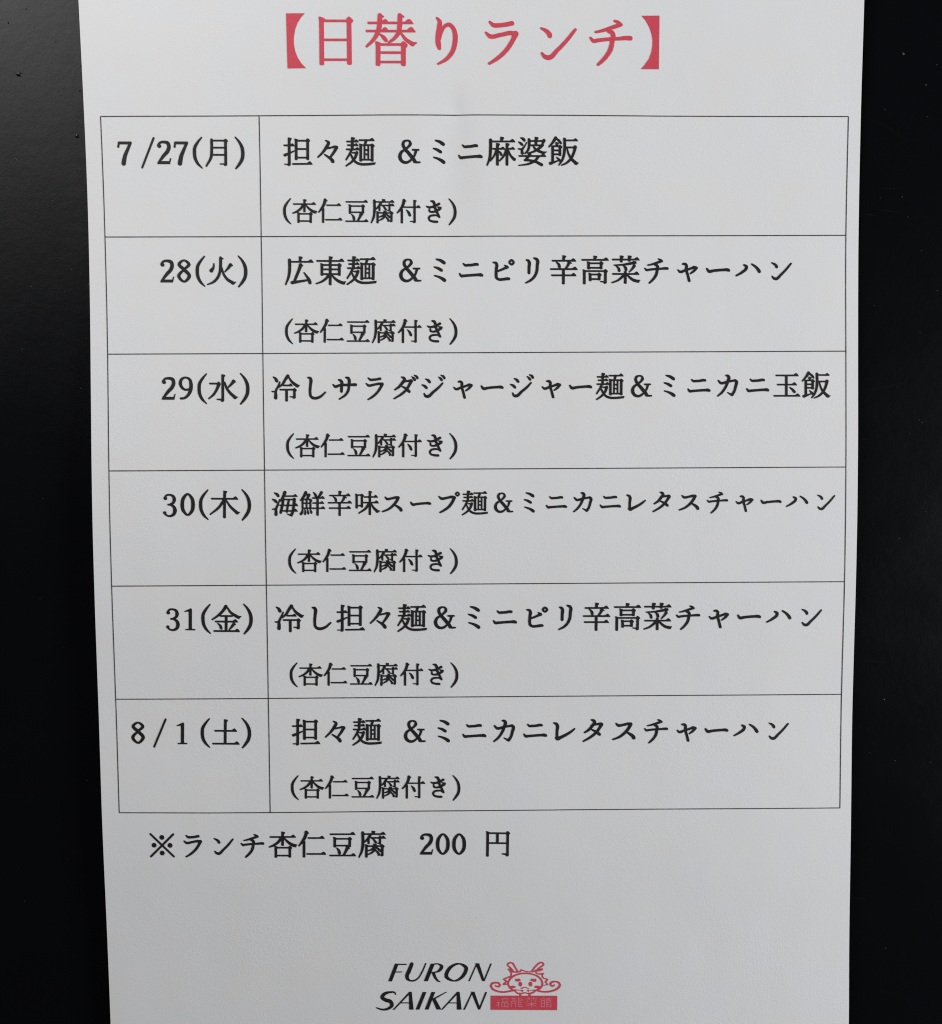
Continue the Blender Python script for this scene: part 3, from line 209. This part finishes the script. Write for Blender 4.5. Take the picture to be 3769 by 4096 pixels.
TEXT = [
('heading_text', [('日', -37.01, 123.0, 14.79, -0.0022), ('替', -22.22, 122.97, 14.79, -0.0022), ('り', -7.43, 122.93, 14.79, -0.0022), ('ラ*', 7.36, 122.9, 14.79, -0.0022), ('ン*', 22.16, 122.87, 14.79, -0.0022), ('チ*', 36.95, 122.84, 14.79, -0.0022), ('【', -51.76, 123.03, 14.79, 0.0), ('】', 51.79, 122.81, 14.79, 0.0)]),
('date_text', [('7', -94.55, 94.05, 8.47, -0.0032), ('/', -88.17, 94.03, 8.47, -0.0032), ('2', -83.81, 94.02, 8.47, -0.0032), ('7', -79.37, 94.0, 8.47, -0.0032), ('(', -74.79, 93.99, 8.47, -0.0032), ('月', -69.71, 93.97, 8.47, -0.0032), (')', -63.5, 93.95, 8.47, -0.0032)]),
('date_text', [('2', -83.75, 62.36, 8.47, -0.0044), ('8', -79.2, 62.35, 8.47, -0.0044), ('(', -74.75, 62.33, 8.47, -0.0044), ('火', -69.01, 62.3, 8.47, -0.0044), (')', -63.33, 62.28, 8.47, -0.0044)]),
('date_text', [('2', -83.76, 30.52, 8.47, -0.0055), ('9', -79.15, 30.5, 8.47, -0.0055), ('(', -74.63, 30.47, 8.47, -0.0055), ('水', -68.97, 30.44, 8.47, -0.0055), (')', -63.12, 30.41, 8.47, -0.0055)]),
('date_text', [('3', -83.83, -1.14, 8.47, -0.0066), ('0', -79.05, -1.17, 8.47, -0.0066), ('(', -74.64, -1.2, 8.47, -0.0066), ('木', -68.88, -1.24, 8.47, -0.0066), (')', -63.07, -1.28, 8.47, -0.0066)]),
('date_text', [('3', -83.8, -32.69, 8.47, -0.0078), ('1', -79.19, -32.73, 8.47, -0.0078), ('(', -74.72, -32.76, 8.47, -0.0078), ('金', -69.15, -32.8, 8.47, -0.0078), (')', -63.23, -32.85, 8.47, -0.0078)]),
('date_text', [('8', -94.4, -64.66, 8.47, -0.0089), ('/', -88.3, -64.71, 8.47, -0.0089), ('1', -82.2, -64.77, 8.47, -0.0089), ('(', -75.71, -64.83, 8.47, -0.0089), ('土', -69.99, -64.88, 8.47, -0.0089), (')', -64.39, -64.93, 8.47, -0.0089)]),
('dish_text', [('担', -47.71, 94.09, 8.46, -0.0018), ('々', -39.25, 94.07, 8.46, -0.0018), ('麺', -30.79, 94.05, 8.46, -0.0018), ('&', -18.11, 94.03, 8.46, -0.0018), ('ミ', -9.65, 94.02, 8.46, -0.0018), ('ニ', -1.19, 94.0, 8.46, -0.0018), ('麻', 7.27, 93.98, 8.46, -0.0018), ('婆', 15.73, 93.97, 8.46, -0.0018), ('飯', 24.19, 93.95, 8.46, -0.0018)]),
('dish_text', [('広', -47.84, 62.3, 8.48, -0.0021), ('東', -39.36, 62.28, 8.48, -0.0021), ('麺', -30.88, 62.26, 8.48, -0.0021), ('&', -18.15, 62.23, 8.48, -0.0021), ('ミ', -9.67, 62.22, 8.48, -0.0021), ('ニ', -1.19, 62.2, 8.48, -0.0021), ('ピ', 7.29, 62.18, 8.48, -0.0021), ('リ', 15.78, 62.16, 8.48, -0.0021), ('辛', 24.26, 62.15, 8.48, -0.0021), ('高', 32.74, 62.13, 8.48, -0.0021), ('菜', 41.22, 62.11, 8.48, -0.0021), ('チ', 49.7, 62.1, 8.48, -0.0021), ('ャ', 58.19, 62.08, 8.48, -0.0021), ('ー', 66.67, 62.06, 8.48, -0.0021), ('ハ', 75.15, 62.04, 8.48, -0.0021), ('ン', 83.63, 62.03, 8.48, -0.0021)]),
('dish_text', [('冷', -51.93, 30.41, 8.08, 0.0), ('し', -43.86, 30.41, 8.08, 0.0), ('サ', -35.78, 30.41, 8.08, 0.0), ('ラ', -27.7, 30.41, 8.08, 0.0), ('ダ', -19.63, 30.41, 8.08, 0.0), ('ジ', -11.55, 30.41, 8.08, 0.0), ('ャ', -3.47, 30.41, 8.08, 0.0), ('ー', 4.6, 30.41, 8.08, 0.0), ('ジ', 12.68, 30.41, 8.08, 0.0), ('ャ', 20.76, 30.41, 8.08, 0.0), ('ー', 28.84, 30.41, 8.08, 0.0), ('麺', 36.91, 30.41, 8.08, 0.0), ('&', 44.99, 30.41, 8.08, 0.0), ('ミ', 53.07, 30.41, 8.08, 0.0), ('ニ', 61.14, 30.41, 8.08, 0.0), ('カ', 69.22, 30.41, 8.08, 0.0), ('ニ', 77.3, 30.41, 8.08, 0.0), ('玉', 85.37, 30.41, 8.08, 0.0), ('飯', 93.45, 30.41, 8.08, 0.0)]),
('dish_text', [('海', -52.29, -1.2, 7.42, -0.0012), ('鮮', -44.87, -1.21, 7.42, -0.0012), ('辛', -37.46, -1.21, 7.42, -0.0012), ('味', -30.04, -1.22, 7.42, -0.0012), ('ス', -22.62, -1.23, 7.42, -0.0012), ('ー', -15.2, -1.24, 7.42, -0.0012), ('プ', -7.79, -1.25, 7.42, -0.0012), ('麺', -0.37, -1.26, 7.42, -0.0012), ('&', 7.05, -1.27, 7.42, -0.0012), ('ミ', 14.46, -1.28, 7.42, -0.0012), ('ニ', 21.88, -1.29, 7.42, -0.0012), ('カ', 29.3, -1.29, 7.42, -0.0012), ('ニ', 36.72, -1.3, 7.42, -0.0012), ('レ', 44.13, -1.31, 7.42, -0.0012), ('タ', 51.55, -1.32, 7.42, -0.0012), ('ス', 58.97, -1.33, 7.42, -0.0012), ('チ', 66.38, -1.34, 7.42, -0.0012), ('ャ', 73.8, -1.35, 7.42, -0.0012), ('ー', 81.22, -1.36, 7.42, -0.0012), ('ハ', 88.64, -1.36, 7.42, -0.0012), ('ン', 96.05, -1.37, 7.42, -0.0012)]),
('dish_text', [('冷', -51.83, -32.89, 8.49, -0.0029), ('し', -43.34, -32.91, 8.49, -0.0029), ('担', -34.85, -32.94, 8.49, -0.0029), ('々', -26.36, -32.96, 8.49, -0.0029), ('麺', -17.88, -32.99, 8.49, -0.0029), ('&', -9.39, -33.01, 8.49, -0.0029), ('ミ', -0.9, -33.04, 8.49, -0.0029), ('ニ', 7.59, -33.06, 8.49, -0.0029), ('ピ', 16.08, -33.09, 8.49, -0.0029), ('リ', 24.57, -33.11, 8.49, -0.0029), ('辛', 33.06, -33.14, 8.49, -0.0029), ('高', 41.55, -33.16, 8.49, -0.0029), ('菜', 50.04, -33.19, 8.49, -0.0029), ('チ', 58.53, -33.21, 8.49, -0.0029), ('ャ', 67.02, -33.24, 8.49, -0.0029), ('ー', 75.51, -33.26, 8.49, -0.0029), ('ハ', 84.0, -33.29, 8.49, -0.0029), ('ン', 92.49, -33.31, 8.49, -0.0029)]),
('dish_text', [('担', -47.73, -64.9, 8.49, -0.0035), ('々', -39.24, -64.93, 8.49, -0.0035), ('麺', -30.75, -64.96, 8.49, -0.0035), ('&', -18.02, -65.0, 8.49, -0.0035), ('ミ', -9.53, -65.03, 8.49, -0.0035), ('ニ', -1.04, -65.06, 8.49, -0.0035), ('カ', 7.45, -65.09, 8.49, -0.0035), ('ニ', 15.94, -65.12, 8.49, -0.0035), ('レ', 24.43, -65.15, 8.49, -0.0035), ('タ', 32.92, -65.18, 8.49, -0.0035), ('ス', 41.41, -65.21, 8.49, -0.0035), ('チ', 49.9, -65.24, 8.49, -0.0035), ('ャ', 58.39, -65.27, 8.49, -0.0035), ('ー', 66.88, -65.3, 8.49, -0.0035), ('ハ', 75.37, -65.33, 8.49, -0.0035), ('ン', 83.86, -65.36, 8.49, -0.0035)]),
('dessert_text', [('杏', -46.22, 78.31, 7.11, -0.0038), ('仁', -39.11, 78.28, 7.11, -0.0038), ('豆', -32.0, 78.26, 7.11, -0.0038), ('腐', -24.89, 78.23, 7.11, -0.0038), ('付', -17.78, 78.2, 7.11, -0.0038), ('き', -10.67, 78.18, 7.11, -0.0038), ('(', -50.91, 78.33, 7.11, 0.0), (')', -6.03, 78.16, 7.11, 0.0)]),
('dessert_text', [('杏', -46.15, 45.9, 7.1, -0.005), ('仁', -39.05, 45.86, 7.1, -0.005), ('豆', -31.95, 45.83, 7.1, -0.005), ('腐', -24.85, 45.79, 7.1, -0.005), ('付', -17.75, 45.76, 7.1, -0.005), ('き', -10.65, 45.72, 7.1, -0.005), ('(', -50.83, 45.92, 7.1, 0.0), (')', -6.02, 45.7, 7.1, 0.0)]),
('dessert_text', [('杏', -46.18, 14.64, 7.07, -0.0021), ('仁', -39.11, 14.62, 7.07, -0.0021), ('豆', -32.04, 14.61, 7.07, -0.0021), ('腐', -24.98, 14.6, 7.07, -0.0021), ('付', -17.91, 14.58, 7.07, -0.0021), ('き', -10.84, 14.57, 7.07, -0.0021), ('(', -50.84, 14.67, 7.07, 0.0), (')', -6.24, 14.4, 7.07, 0.0)]),
('dessert_text', [('杏', -46.07, -16.91, 7.03, -0.0032), ('仁', -39.04, -16.94, 7.03, -0.0032), ('豆', -32.01, -16.96, 7.03, -0.0032), ('腐', -24.98, -16.98, 7.03, -0.0032), ('付', -17.95, -17.0, 7.03, -0.0032), ('き', -10.91, -17.03, 7.03, -0.0032), ('(', -50.71, -16.88, 7.03, 0.0), (')', -6.33, -17.2, 7.03, 0.0)]),
('dessert_text', [('杏', -46.26, -48.71, 7.05, -0.0043), ('仁', -39.21, -48.74, 7.05, -0.0043), ('豆', -32.16, -48.77, 7.05, -0.0043), ('腐', -25.11, -48.8, 7.05, -0.0043), ('付', -18.05, -48.83, 7.05, -0.0043), ('き', -11.0, -48.86, 7.05, -0.0043), ('(', -50.91, -48.67, 7.05, 0.0), (')', -6.4, -49.04, 7.05, 0.0)]),
('dessert_text', [('杏', -46.42, -80.61, 7.14, -0.0054), ('仁', -39.27, -80.65, 7.14, -0.0054), ('豆', -32.13, -80.69, 7.14, -0.0054), ('腐', -24.99, -80.73, 7.14, -0.0054), ('付', -17.85, -80.77, 7.14, -0.0054), ('き', -10.7, -80.8, 7.14, -0.0054), ('(', -51.13, -80.57, 7.14, 0.0), (')', -6.05, -80.99, 7.14, 0.0)]),
('price_note', [('※', -88.41, -96.68, 8.4, -0.0052), ('ラ', -80.01, -96.72, 8.4, -0.0052), ('ン', -71.61, -96.77, 8.4, -0.0052), ('チ', -63.21, -96.81, 8.4, -0.0052), ('杏', -54.8, -96.86, 8.4, -0.0052), ('仁', -46.4, -96.9, 8.4, -0.0052), ('豆', -38.0, -96.94, 8.4, -0.0052), ('腐', -29.6, -96.99, 8.4, -0.0052), ('2', -14.46, -97.07, 8.4, -0.0101), ('0', -9.94, -97.11, 8.4, -0.0101), ('0', -5.38, -97.16, 8.4, -0.0101), ('円', 5.5, -97.27, 8.4, -0.0101)]),
]
TABLE = {'rows': [[(-100.6, 103.53), (-75.48, 103.54), (-50.32, 103.62), (-25.11, 103.73), (0.14, 103.68), (25.43, 103.45), (50.78, 103.2), (76.17, 103.05), (101.61, 102.95)], [(-100.47, 71.61), (-75.37, 71.56), (-50.22, 71.52), (-25.03, 71.47), (0.2, 71.42), (25.48, 71.38), (50.8, 71.33), (76.17, 71.28), (101.58, 71.24)], [(-100.3, 39.93), (-75.2, 39.9), (-50.06, 39.88), (-24.87, 39.85), (0.36, 39.82), (25.64, 39.79), (50.96, 39.76), (76.32, 39.73), (101.73, 39.7)], [(-100.36, 8.14), (-75.25, 8.11), (-50.1, 8.09), (-24.91, 8.06), (0.33, 8.04), (25.61, 8.02), (50.94, 7.99), (76.31, 7.97), (101.73, 7.94)], [(-100.38, -23.51), (-75.27, -23.54), (-50.11, -23.57), (-24.91, -23.61), (0.34, -23.64), (25.63, -23.67), (50.96, -23.7), (76.34, -23.73), (101.76, -23.76)], [(-100.31, -55.15), (-75.22, -55.26), (-50.08, -55.31), (-24.89, -55.33), (0.34, -55.35), (25.61, -55.38), (50.93, -55.42), (76.29, -55.47), (101.7, -55.51)], [(-100.16, -87.23), (-75.08, -87.56), (-49.96, -87.65), (-24.78, -87.63), (0.43, -87.6), (25.69, -87.63), (50.99, -87.69), (76.34, -87.77), (101.73, -87.84)]], 'left': [(-100.6, 103.53), (-100.47, 71.61), (-100.3, 39.93), (-100.36, 8.14), (-100.38, -23.51), (-100.31, -55.15), (-100.16, -87.23)], 'mid': [(-57.99, 103.41), (-58.08, 71.64), (-58.05, 39.88), (-57.9, 8.09), (-57.92, -23.56), (-58.08, -55.41), (-58.12, -87.64)], 'right': [(101.61, 102.95), (101.58, 71.24), (101.73, 39.7), (101.73, 7.94), (101.76, -23.76), (101.7, -55.51), (101.73, -87.84)]}
PROFILE = [-0.473, -0.436, -0.397, -0.351, -0.297, -0.23, -0.147, -0.049, 0.057, 0.16, 0.249, 0.312, 0.34, 0.325, 0.28, 0.222, 0.167, 0.133, 0.136, 0.188, 0.28, 0.4, 0.534, 0.668, 0.79, 0.887, 0.955, 0.988, 0.985, 0.94, 0.85, 0.714, 0.537, 0.327, 0.093, -0.158, -0.417, -0.677, -0.931, -1.172, -1.393, -1.588, -1.75, -1.874, -1.957, -1.999, -2.0, -1.96, -1.877, -1.752, -1.593, -1.407, -1.202, -0.987, -0.768, -0.554, -0.343, -0.136, 0.068, 0.271, 0.472]
EDGE_LEFT = [-104.46, -104.652, -104.86, -105.028, -105.133, -105.171, -105.15, -105.087, -105.009, -104.942, -104.914, -104.948, -105.058, -105.224]
EDGE_RIGHT = [105.532, 105.212, 104.992, 104.872, 104.839, 104.869, 104.936, 105.01, 105.066, 105.086, 105.064, 105.007, 104.942, 104.919]
SPECKS = [(-122.63, 115.07, 0.8), (-107.51, 98.71, 0.6), (-106.46, 110.83, 0.27), (-106.33, 130.39, 0.2), (-124.23, 92.65, 0.27), (-114.75, 81.56, 0.2), (-113.16, 90.17, 0.2), (-112.62, 123.67, 0.2), (-110.18, 62.91, 0.27), (-105.52, 58.97, 0.27), (-106.04, 117.23, 0.2), (-120.19, 132.26, 0.27), (-125.01, 128.63, 0.33), (-121.18, 58.5, 0.2), (-105.69, 84.05, 0.2), (-108.36, 30.7, 0.27), (-124.25, 41.52, 0.2), (-123.49, 74.32, 0.13), (-115.91, 104.61, 0.13), (-120.2, 79.91, 0.13), (-119.84, 0.53, 0.13), (-112.2, 57.04, 0.13), (116.68, 120.01, 0.53), (125.95, 117.0, 0.33), (123.11, 111.67, 0.33), (123.57, 103.21, 0.2), (118.87, 76.26, 0.27), (122.8, 67.12, 0.27), (111.15, 81.4, 0.2), (109.92, 52.27, 0.2), (122.83, 44.76, 0.27), (127.33, 56.28, 0.2), (123.17, 20.78, 0.27), (123.93, 20.03, 0.27), (125.42, -4.81, 0.2), (118.14, -12.16, 0.27), (114.75, -57.82, 0.4), (118.15, -75.47, 0.27), (128.17, -75.92, 0.27), (116.5, -130.07, 0.33), (120.48, 16.96, 0.2), (111.65, 16.19, 0.2), (108.79, -28.32, 0.2)]
SCRATCHES = [[(-124.46, 15.22), (-121.74, 15.2), (-119.49, 15.93)], [(-119.4, 38.44), (-114.66, 38.0), (-105.84, 37.35)], [(107.44, 102.67), (112.96, 100.35), (118.55, 96.37)], [(110.34, 84.08), (116.85, 84.06)], [(106.36, 77.25), (110.83, 76.49)], [(110.67, 78.17), (116.65, 77.61)], [(106.61, 29.04), (113.86, 29.95), (120.76, 31.84)], [(106.61, 15.39), (109.37, 15.65)], [(110.28, -0.02), (113.28, -2.38)], [(118.07, -11.95), (118.15, -12.79)], [(108.37, -46.42), (115.04, -47.32)], [(106.89, -115.2), (110.8, -115.32)]]

# ------------------------------------------------------------------ the sheet's surface: gentle waves and one dent
def relief(u, v):
    t = (min(max(v, -150.0), 149.99) + 150.0) / 5.0
    i = int(t); f = t - i
    p0 = PROFILE[max(i - 1, 0)]; p1 = PROFILE[i]; p2 = PROFILE[min(i + 1, 60)]; p3 = PROFILE[min(i + 2, 60)]
    w = p1 + 0.5 * f * (p2 - p0 + f * (2 * p0 - 5 * p1 + 4 * p2 - p3 + f * (3 * (p1 - p2) + p3 - p0)))
    # the fold under the heading, inverted to a dent for its shading, fading downwards
    du = u + 4.4
    def dent_shape(d, left, right): return exp(-(d / (left if d < 0 else right)) ** 2)
    w -= 0.17 * dent_shape(du + 0.8, 1.9, 2.2) * exp(-((v - 105.5) / 3.6) ** 2)
    w -= 0.40 * dent_shape(du + 1.6, 5.5, 5.5) * exp(-((v - 96.0) / 13.0) ** 2)
    w -= 0.42 * dent_shape(u + 9.0, 9.0, 8.5) * exp(-((v - 80.0) / 14.0) ** 2)
    # faint cockling of a sheet that has hung for a while
    w += 0.16 * noise.noise((u * 0.030, v * 0.026, 1.7)) + 0.05 * noise.noise((u * 0.085, v * 0.07, 5.1))
    return w
def on_sheet(u, v, lift=0.0):
    return w3(u, v, relief(u, v) + lift)

# ------------------------------------------------------------------ lettering: strokes -> one clean flat outline per sign
def spline(pts, closed):
    n = len(pts); out = []
    rng = range(n if closed else n - 1)
    for i in rng:
        a, b = pts[i], pts[(i + 1) % n]
        p = pts[(i - 1) % n] if (closed or i > 0) else [2 * a[k] - b[k] for k in range(3)]
        q = pts[(i + 2) % n] if (closed or i < n - 2) else [2 * b[k] - a[k] for k in range(3)]
        steps = 6 if (n > 2 or closed) else 1
        d1 = math.dist(a[:2], b[:2]); d0 = math.dist(p[:2], a[:2]) or 1e-6; d2 = math.dist(b[:2], q[:2]) or 1e-6
        for s in range(steps):
            t = s / steps; r = []
            h00 = 2*t**3 - 3*t**2 + 1; h10 = t**3 - 2*t**2 + t; h01 = -2*t**3 + 3*t**2; h11 = t**3 - t**2
            for k in range(2):
                m1 = d1 * ((b[k] - a[k]) / d1 * d0 + (a[k] - p[k]) / d0 * d1) / (d0 + d1)
                m2 = d1 * ((b[k] - a[k]) / d1 * d2 + (q[k] - b[k]) / d2 * d1) / (d1 + d2)
                r.append(h00 * a[k] + h10 * m1 + h01 * b[k] + h11 * m2)
            r.append(a[2] + (b[2] - a[2]) * t); out.append(r)
    if not closed: out.append(list(pts[-1]))
    return out
def outline(spec):
    V = []; F = []
    def face(ps):
        ar = sum(ps[i][0] * ps[(i + 1) % len(ps)][1] - ps[(i + 1) % len(ps)][0] * ps[i][1] for i in range(len(ps)))
        if abs(ar) < 1e-7: return
        if ar < 0: ps = ps[::-1]
        b = len(V); V.extend(Vector((x, y)) for x, y in ps); F.append(list(range(b, b + len(ps))))
    def disc(x, y, rx, ry, n=12):
        face([(x + rx * cos(2 * pi * i / n), y + ry * sin(2 * pi * i / n)) for i in range(n)])
    for st in spec.split('|'):
        k, *a = st.split(); a = [float(t) for t in a]
        if k == 'P': face([(a[i], a[i + 1]) for i in range(0, len(a), 2)])
        elif k == 'D': disc(*a, n=20)
        else:
            pts = spline([a[i:i + 3] for i in range(0, len(a), 3)], k == 'C')
            n = len(pts); L = []; R = []
            for i, (x, y, w) in enumerate(pts):
                p = pts[i - 1] if (i > 0 or k == 'C') else pts[i]
                q = pts[(i + 1) % n] if (i < n - 1 or k == 'C') else pts[i]
                dx, dy = q[0] - p[0], q[1] - p[1]; l = math.hypot(dx, dy) or 1e-6
                nx, ny = -dy / l * w / 2, dx / l * w / 2
                L.append((x + nx, y + ny)); R.append((x - nx, y - ny))
                if (k == 'S' and i in (0, n - 1)): disc(x, y, w / 2, w / 2)
                elif 0 < i < n - 1:
                    c = ((x-p[0])*(q[0]-x) + (y-p[1])*(q[1]-y)) / ((math.hypot(x-p[0], y-p[1]) * math.hypot(q[0]-x, q[1]-y)) or 1e-6)
                    if c < 0.93: disc(x, y, w / 2, w / 2, 10)
            for i in range(n if k == 'C' else n - 1):
                j = (i + 1) % n
                face([L[i], R[i], R[j]]); face([L[i], R[j], L[j]])
    vs, _, fs, _, _, src = delaunay_2d_cdt(V, [], F, 0, 1e-5)
    return [tuple(v) for v in vs], [tuple(f) for f, o in zip(fs, src) if o]
def ink_mesh(name, shapes, lift):
    """shapes: (verts in mm on the sheet, faces)"""
    V = []; F = []
    for vs, fs in shapes:
        b = len(V); V.extend(on_sheet(u, v, lift) for u, v in vs)
        for f in fs:
            p = [vs[i] for i in f]
            ar = sum(p[i][0] * p[(i+1) % len(p)][1] - p[(i+1) % len(p)][0] * p[i][1] for i in range(len(p)))
            F.append([b + i for i in (f if ar > 0 else f[::-1])])
    me = bpy.data.meshes.new(name); me.from_pydata(V, [], F); me.update()
    return me
CACHE = {}
def glyph(ch):
    if ch not in CACHE: CACHE[ch] = outline(GLYPHS[ch])
    return CACHE[ch]
def set_text(row):
    out = []
    for ch, u, v, em, ang in row:
        vs, fs = glyph(ch); s = em / 1000; ca, sa = cos(ang), sin(ang)
        out.append(([(u + s * (x * ca - y * sa), v + s * (x * sa + y * ca)) for x, y in vs], fs))
    return out

# ------------------------------------------------------------------ black panel behind the sheet
BW = -2.75                                   # its face, mm behind the sheet's reference plane
bm = bmesh.new()
r = bmesh.ops.create_cube(bm, size=1.0)
for v in bm.verts: v.co = Vector((v.co.x * 0.52, v.co.y * 0.018 - BW * MM + 0.009, v.co.z * 0.62 - 0.006))
bmesh.ops.bevel(bm, geom=list(bm.edges), offset=0.0012, segments=2, affect='EDGES')
random.seed(4)
def lump(u, v, rad):
    """a grain caught under the paint: a low uneven mound"""
    n = 10; a0 = random.random() * 6; el = 0.7 + random.random() * 0.5
    rings = []
    for rr, hh in ((1.0, -0.02), (0.72, 0.34), (0.36, 0.60)):
        rings.append([bm.verts.new(w3(u + rad * rr * cos(a0 + 2*pi*i/n) * (0.8 + 0.4 * random.random()),
                                      v + rad * rr * el * sin(a0 + 2*pi*i/n) * (0.8 + 0.4 * random.random()), BW + rad * hh)) for i in range(n)])
    top = bm.verts.new(w3(u, v, BW + rad * 0.68))
    for a, b in zip(rings, rings[1:]):
        for i in range(n):
            f = bm.faces.new((a[i], a[(i+1) % n], b[(i+1) % n], b[i])); f.material_index = 1; f.smooth = True
    for i in range(n):
        f = bm.faces.new((rings[-1][i], rings[-1][(i+1) % n], top)); f.material_index = 1; f.smooth = True
for u, v, rad in SPECKS: lump(u, v, rad * (1.0 if u < 0 else 0.6))
for i in range(70):                          # finest grit, both sides of the sheet
    u = random.choice((-1, 1)) * random.uniform(104, 150); v = random.uniform(-160, 150)
    lump(u, v, random.choice((0.05, 0.06, 0.08, 0.11)))
for ln in SCRATCHES:
    pts = [(x, y, 0.085) for x, y in ln]
    pts[0] = (*ln[0], 0.02); pts[-1] = (*ln[-1], 0.02)
    sp = spline([list(p) for p in pts], False) if len(pts) > 2 else [list(pts[0]), [(ln[0][0]+ln[1][0])/2, (ln[0][1]+ln[1][1])/2, 0.12], list(pts[1])]
    up = []; dn = []
    for i, (x, y, w) in enumerate(sp):
        p, q = sp[max(i-1, 0)], sp[min(i+1, len(sp)-1)]
        dx, dy = q[0]-p[0], q[1]-p[1]; l = math.hypot(dx, dy) or 1
        w *= 0.7 + 0.5 * random.random()
        up.append(bm.verts.new(w3(x - dy/l*w, y + dx/l*w, BW + 0.006))); dn.append(bm.verts.new(w3(x + dy/l*w, y - dx/l*w, BW + 0.006)))
    for i in range(len(sp) - 1):
        f = bm.faces.new((dn[i], dn[i+1], up[i+1], up[i])); f.material_index = 2
me = bpy.data.meshes.new('black_panel'); bm.to_mesh(me); bm.free()
board = obj('black_panel', me, [board_m, dust_m, scr_m])
board['label'] = 'matte black lacquered panel with grit and faint scratches behind the white sheet'
board['category'] = 'panel'

# ------------------------------------------------------------------ the printed sheet
poster = bpy.data.objects.new('lunch_menu', None); C.objects.link(poster)
poster['label'] = 'white printed Japanese weekly lunch menu sheet hanging on the black panel'
poster['category'] = 'menu'
poster.empty_display_size = 0.02

def edge(tab, v):
    t = min(max((v + 150) / 22.0, 0), 12.999); i = int(t); f = t - i
    a = tab[max(i-1, 0)]; b = tab[i]; c = tab[i+1]; d = tab[min(i+2, 13)]
    return b + 0.5 * f * (c - a + f * (2*a - 5*b + 4*c - d + f * (3*(b - c) + d - a)))
vs_ = [-156.5 + 1.25 * i for i in range(238)]
NU = 240; TH = 0.075
V = []; F = []
for lay in (0, 1):
    for v in vs_:
        l, rr = edge(EDGE_LEFT, v), edge(EDGE_RIGHT, v)
        for j in range(NU + 1):
            u = l + (rr - l) * j / NU
            V.append(on_sheet(u, v, -TH * lay))
n1_ = NU + 1; N = n1_ * len(vs_)
for i in range(len(vs_) - 1):
    for j in range(NU):
        a = i * n1_ + j
        F.append((a, a + 1, a + n1_ + 1, a + n1_)); F.append((N + a, N + a + n1_, N + a + n1_ + 1, N + a + 1))
nfront = len(F)
# the cut edge has vertices of its own, so that the face's shading stays flat right up to the cut
rim = [i * n1_ for i in range(len(vs_))] + [(len(vs_) - 1) * n1_ + j for j in range(1, NU + 1)] \
    + [i * n1_ + NU for i in range(len(vs_) - 2, -1, -1)] + [j for j in range(NU - 1, 0, -1)]
b0 = len(V)
V.extend([V[k] for k in rim]); V.extend([V[N + k] for k in rim]); nr = len(rim)
for k in range(nr):
    q = (k + 1) % nr; F.append((b0 + k, b0 + q, b0 + nr + q, b0 + nr + k))
me = bpy.data.meshes.new('paper_sheet'); me.from_pydata(V, [], F); me.update()
for i, p in enumerate(me.polygons): p.use_smooth = i < nfront
obj('paper_sheet', me, paper, poster)

INK = 0.060
part_label = {'heading_text': 'large red bracketed heading', 'price_note': 'black price note under the table'}
for name, row in TEXT:
    o = obj(name, ink_mesh(name, set_text(row), INK), red_ink if name == 'heading_text' else black_ink, poster)
    smooth(o.data)
    if name in part_label: o['label'] = part_label[name]

# ruled table: hairlines about a third of a millimetre wide, following the sheet
def ruling(line, wd):
    dense = []
    for (a, b) in zip(line, line[1:]):
        n = max(1, int(math.dist(a, b) / 2.0))
        dense += [(a[0] + (b[0]-a[0]) * i / n, a[1] + (b[1]-a[1]) * i / n) for i in range(n)]
    dense.append(line[-1])
    up = []; dn = []
    for i, (x, y) in enumerate(dense):
        p, q = dense[max(i-1, 0)], dense[min(i+1, len(dense)-1)]
        dx, dy = q[0]-p[0], q[1]-p[1]; l = math.hypot(dx, dy)
        w = wd * (0.5 + 0.06 * noise.noise((x * 0.9, y * 0.9, 3.0)))
        up.append((x - dy/l*w, y + dx/l*w)); dn.append((x + dy/l*w, y - dx/l*w))
    vs = up + dn; n = len(up)
    return vs, [(n+i, n+i+1, i+1, i) for i in range(n-1)]
h_lines = [ruling(l, 0.25) for l in TABLE['rows']]
v_lines = [ruling(TABLE[k], 0.24) for k in ('left', 'mid', 'right')]
me_h = ink_mesh('table_grid', h_lines, 0.05); me_v = ink_mesh('table_grid_v', v_lines, 0.055)
bm = bmesh.new(); bm.from_mesh(me_h); bm.from_mesh(me_v); bm.to_mesh(me_h); bm.free(); bpy.data.meshes.remove(me_v)
obj('table_grid', me_h, line_ink, poster)

# restaurant emblem at the foot of the sheet
obj('emblem_lettering', ink_mesh('emblem_lettering', [outline(EMBLEM['black'])], INK), black_ink, poster)
obj('dragon_emblem', ink_mesh('dragon_emblem', [outline(EMBLEM['red'])], INK), red_ink, poster)
plate = obj('emblem_nameplate', ink_mesh('emblem_nameplate', [outline(EMBLEM['plate'])], INK + 0.008), red_ink, poster)
obj('nameplate_lettering', ink_mesh('nameplate_lettering', [outline(EMBLEM['pale'])], INK + 0.030), pale_ink, plate)
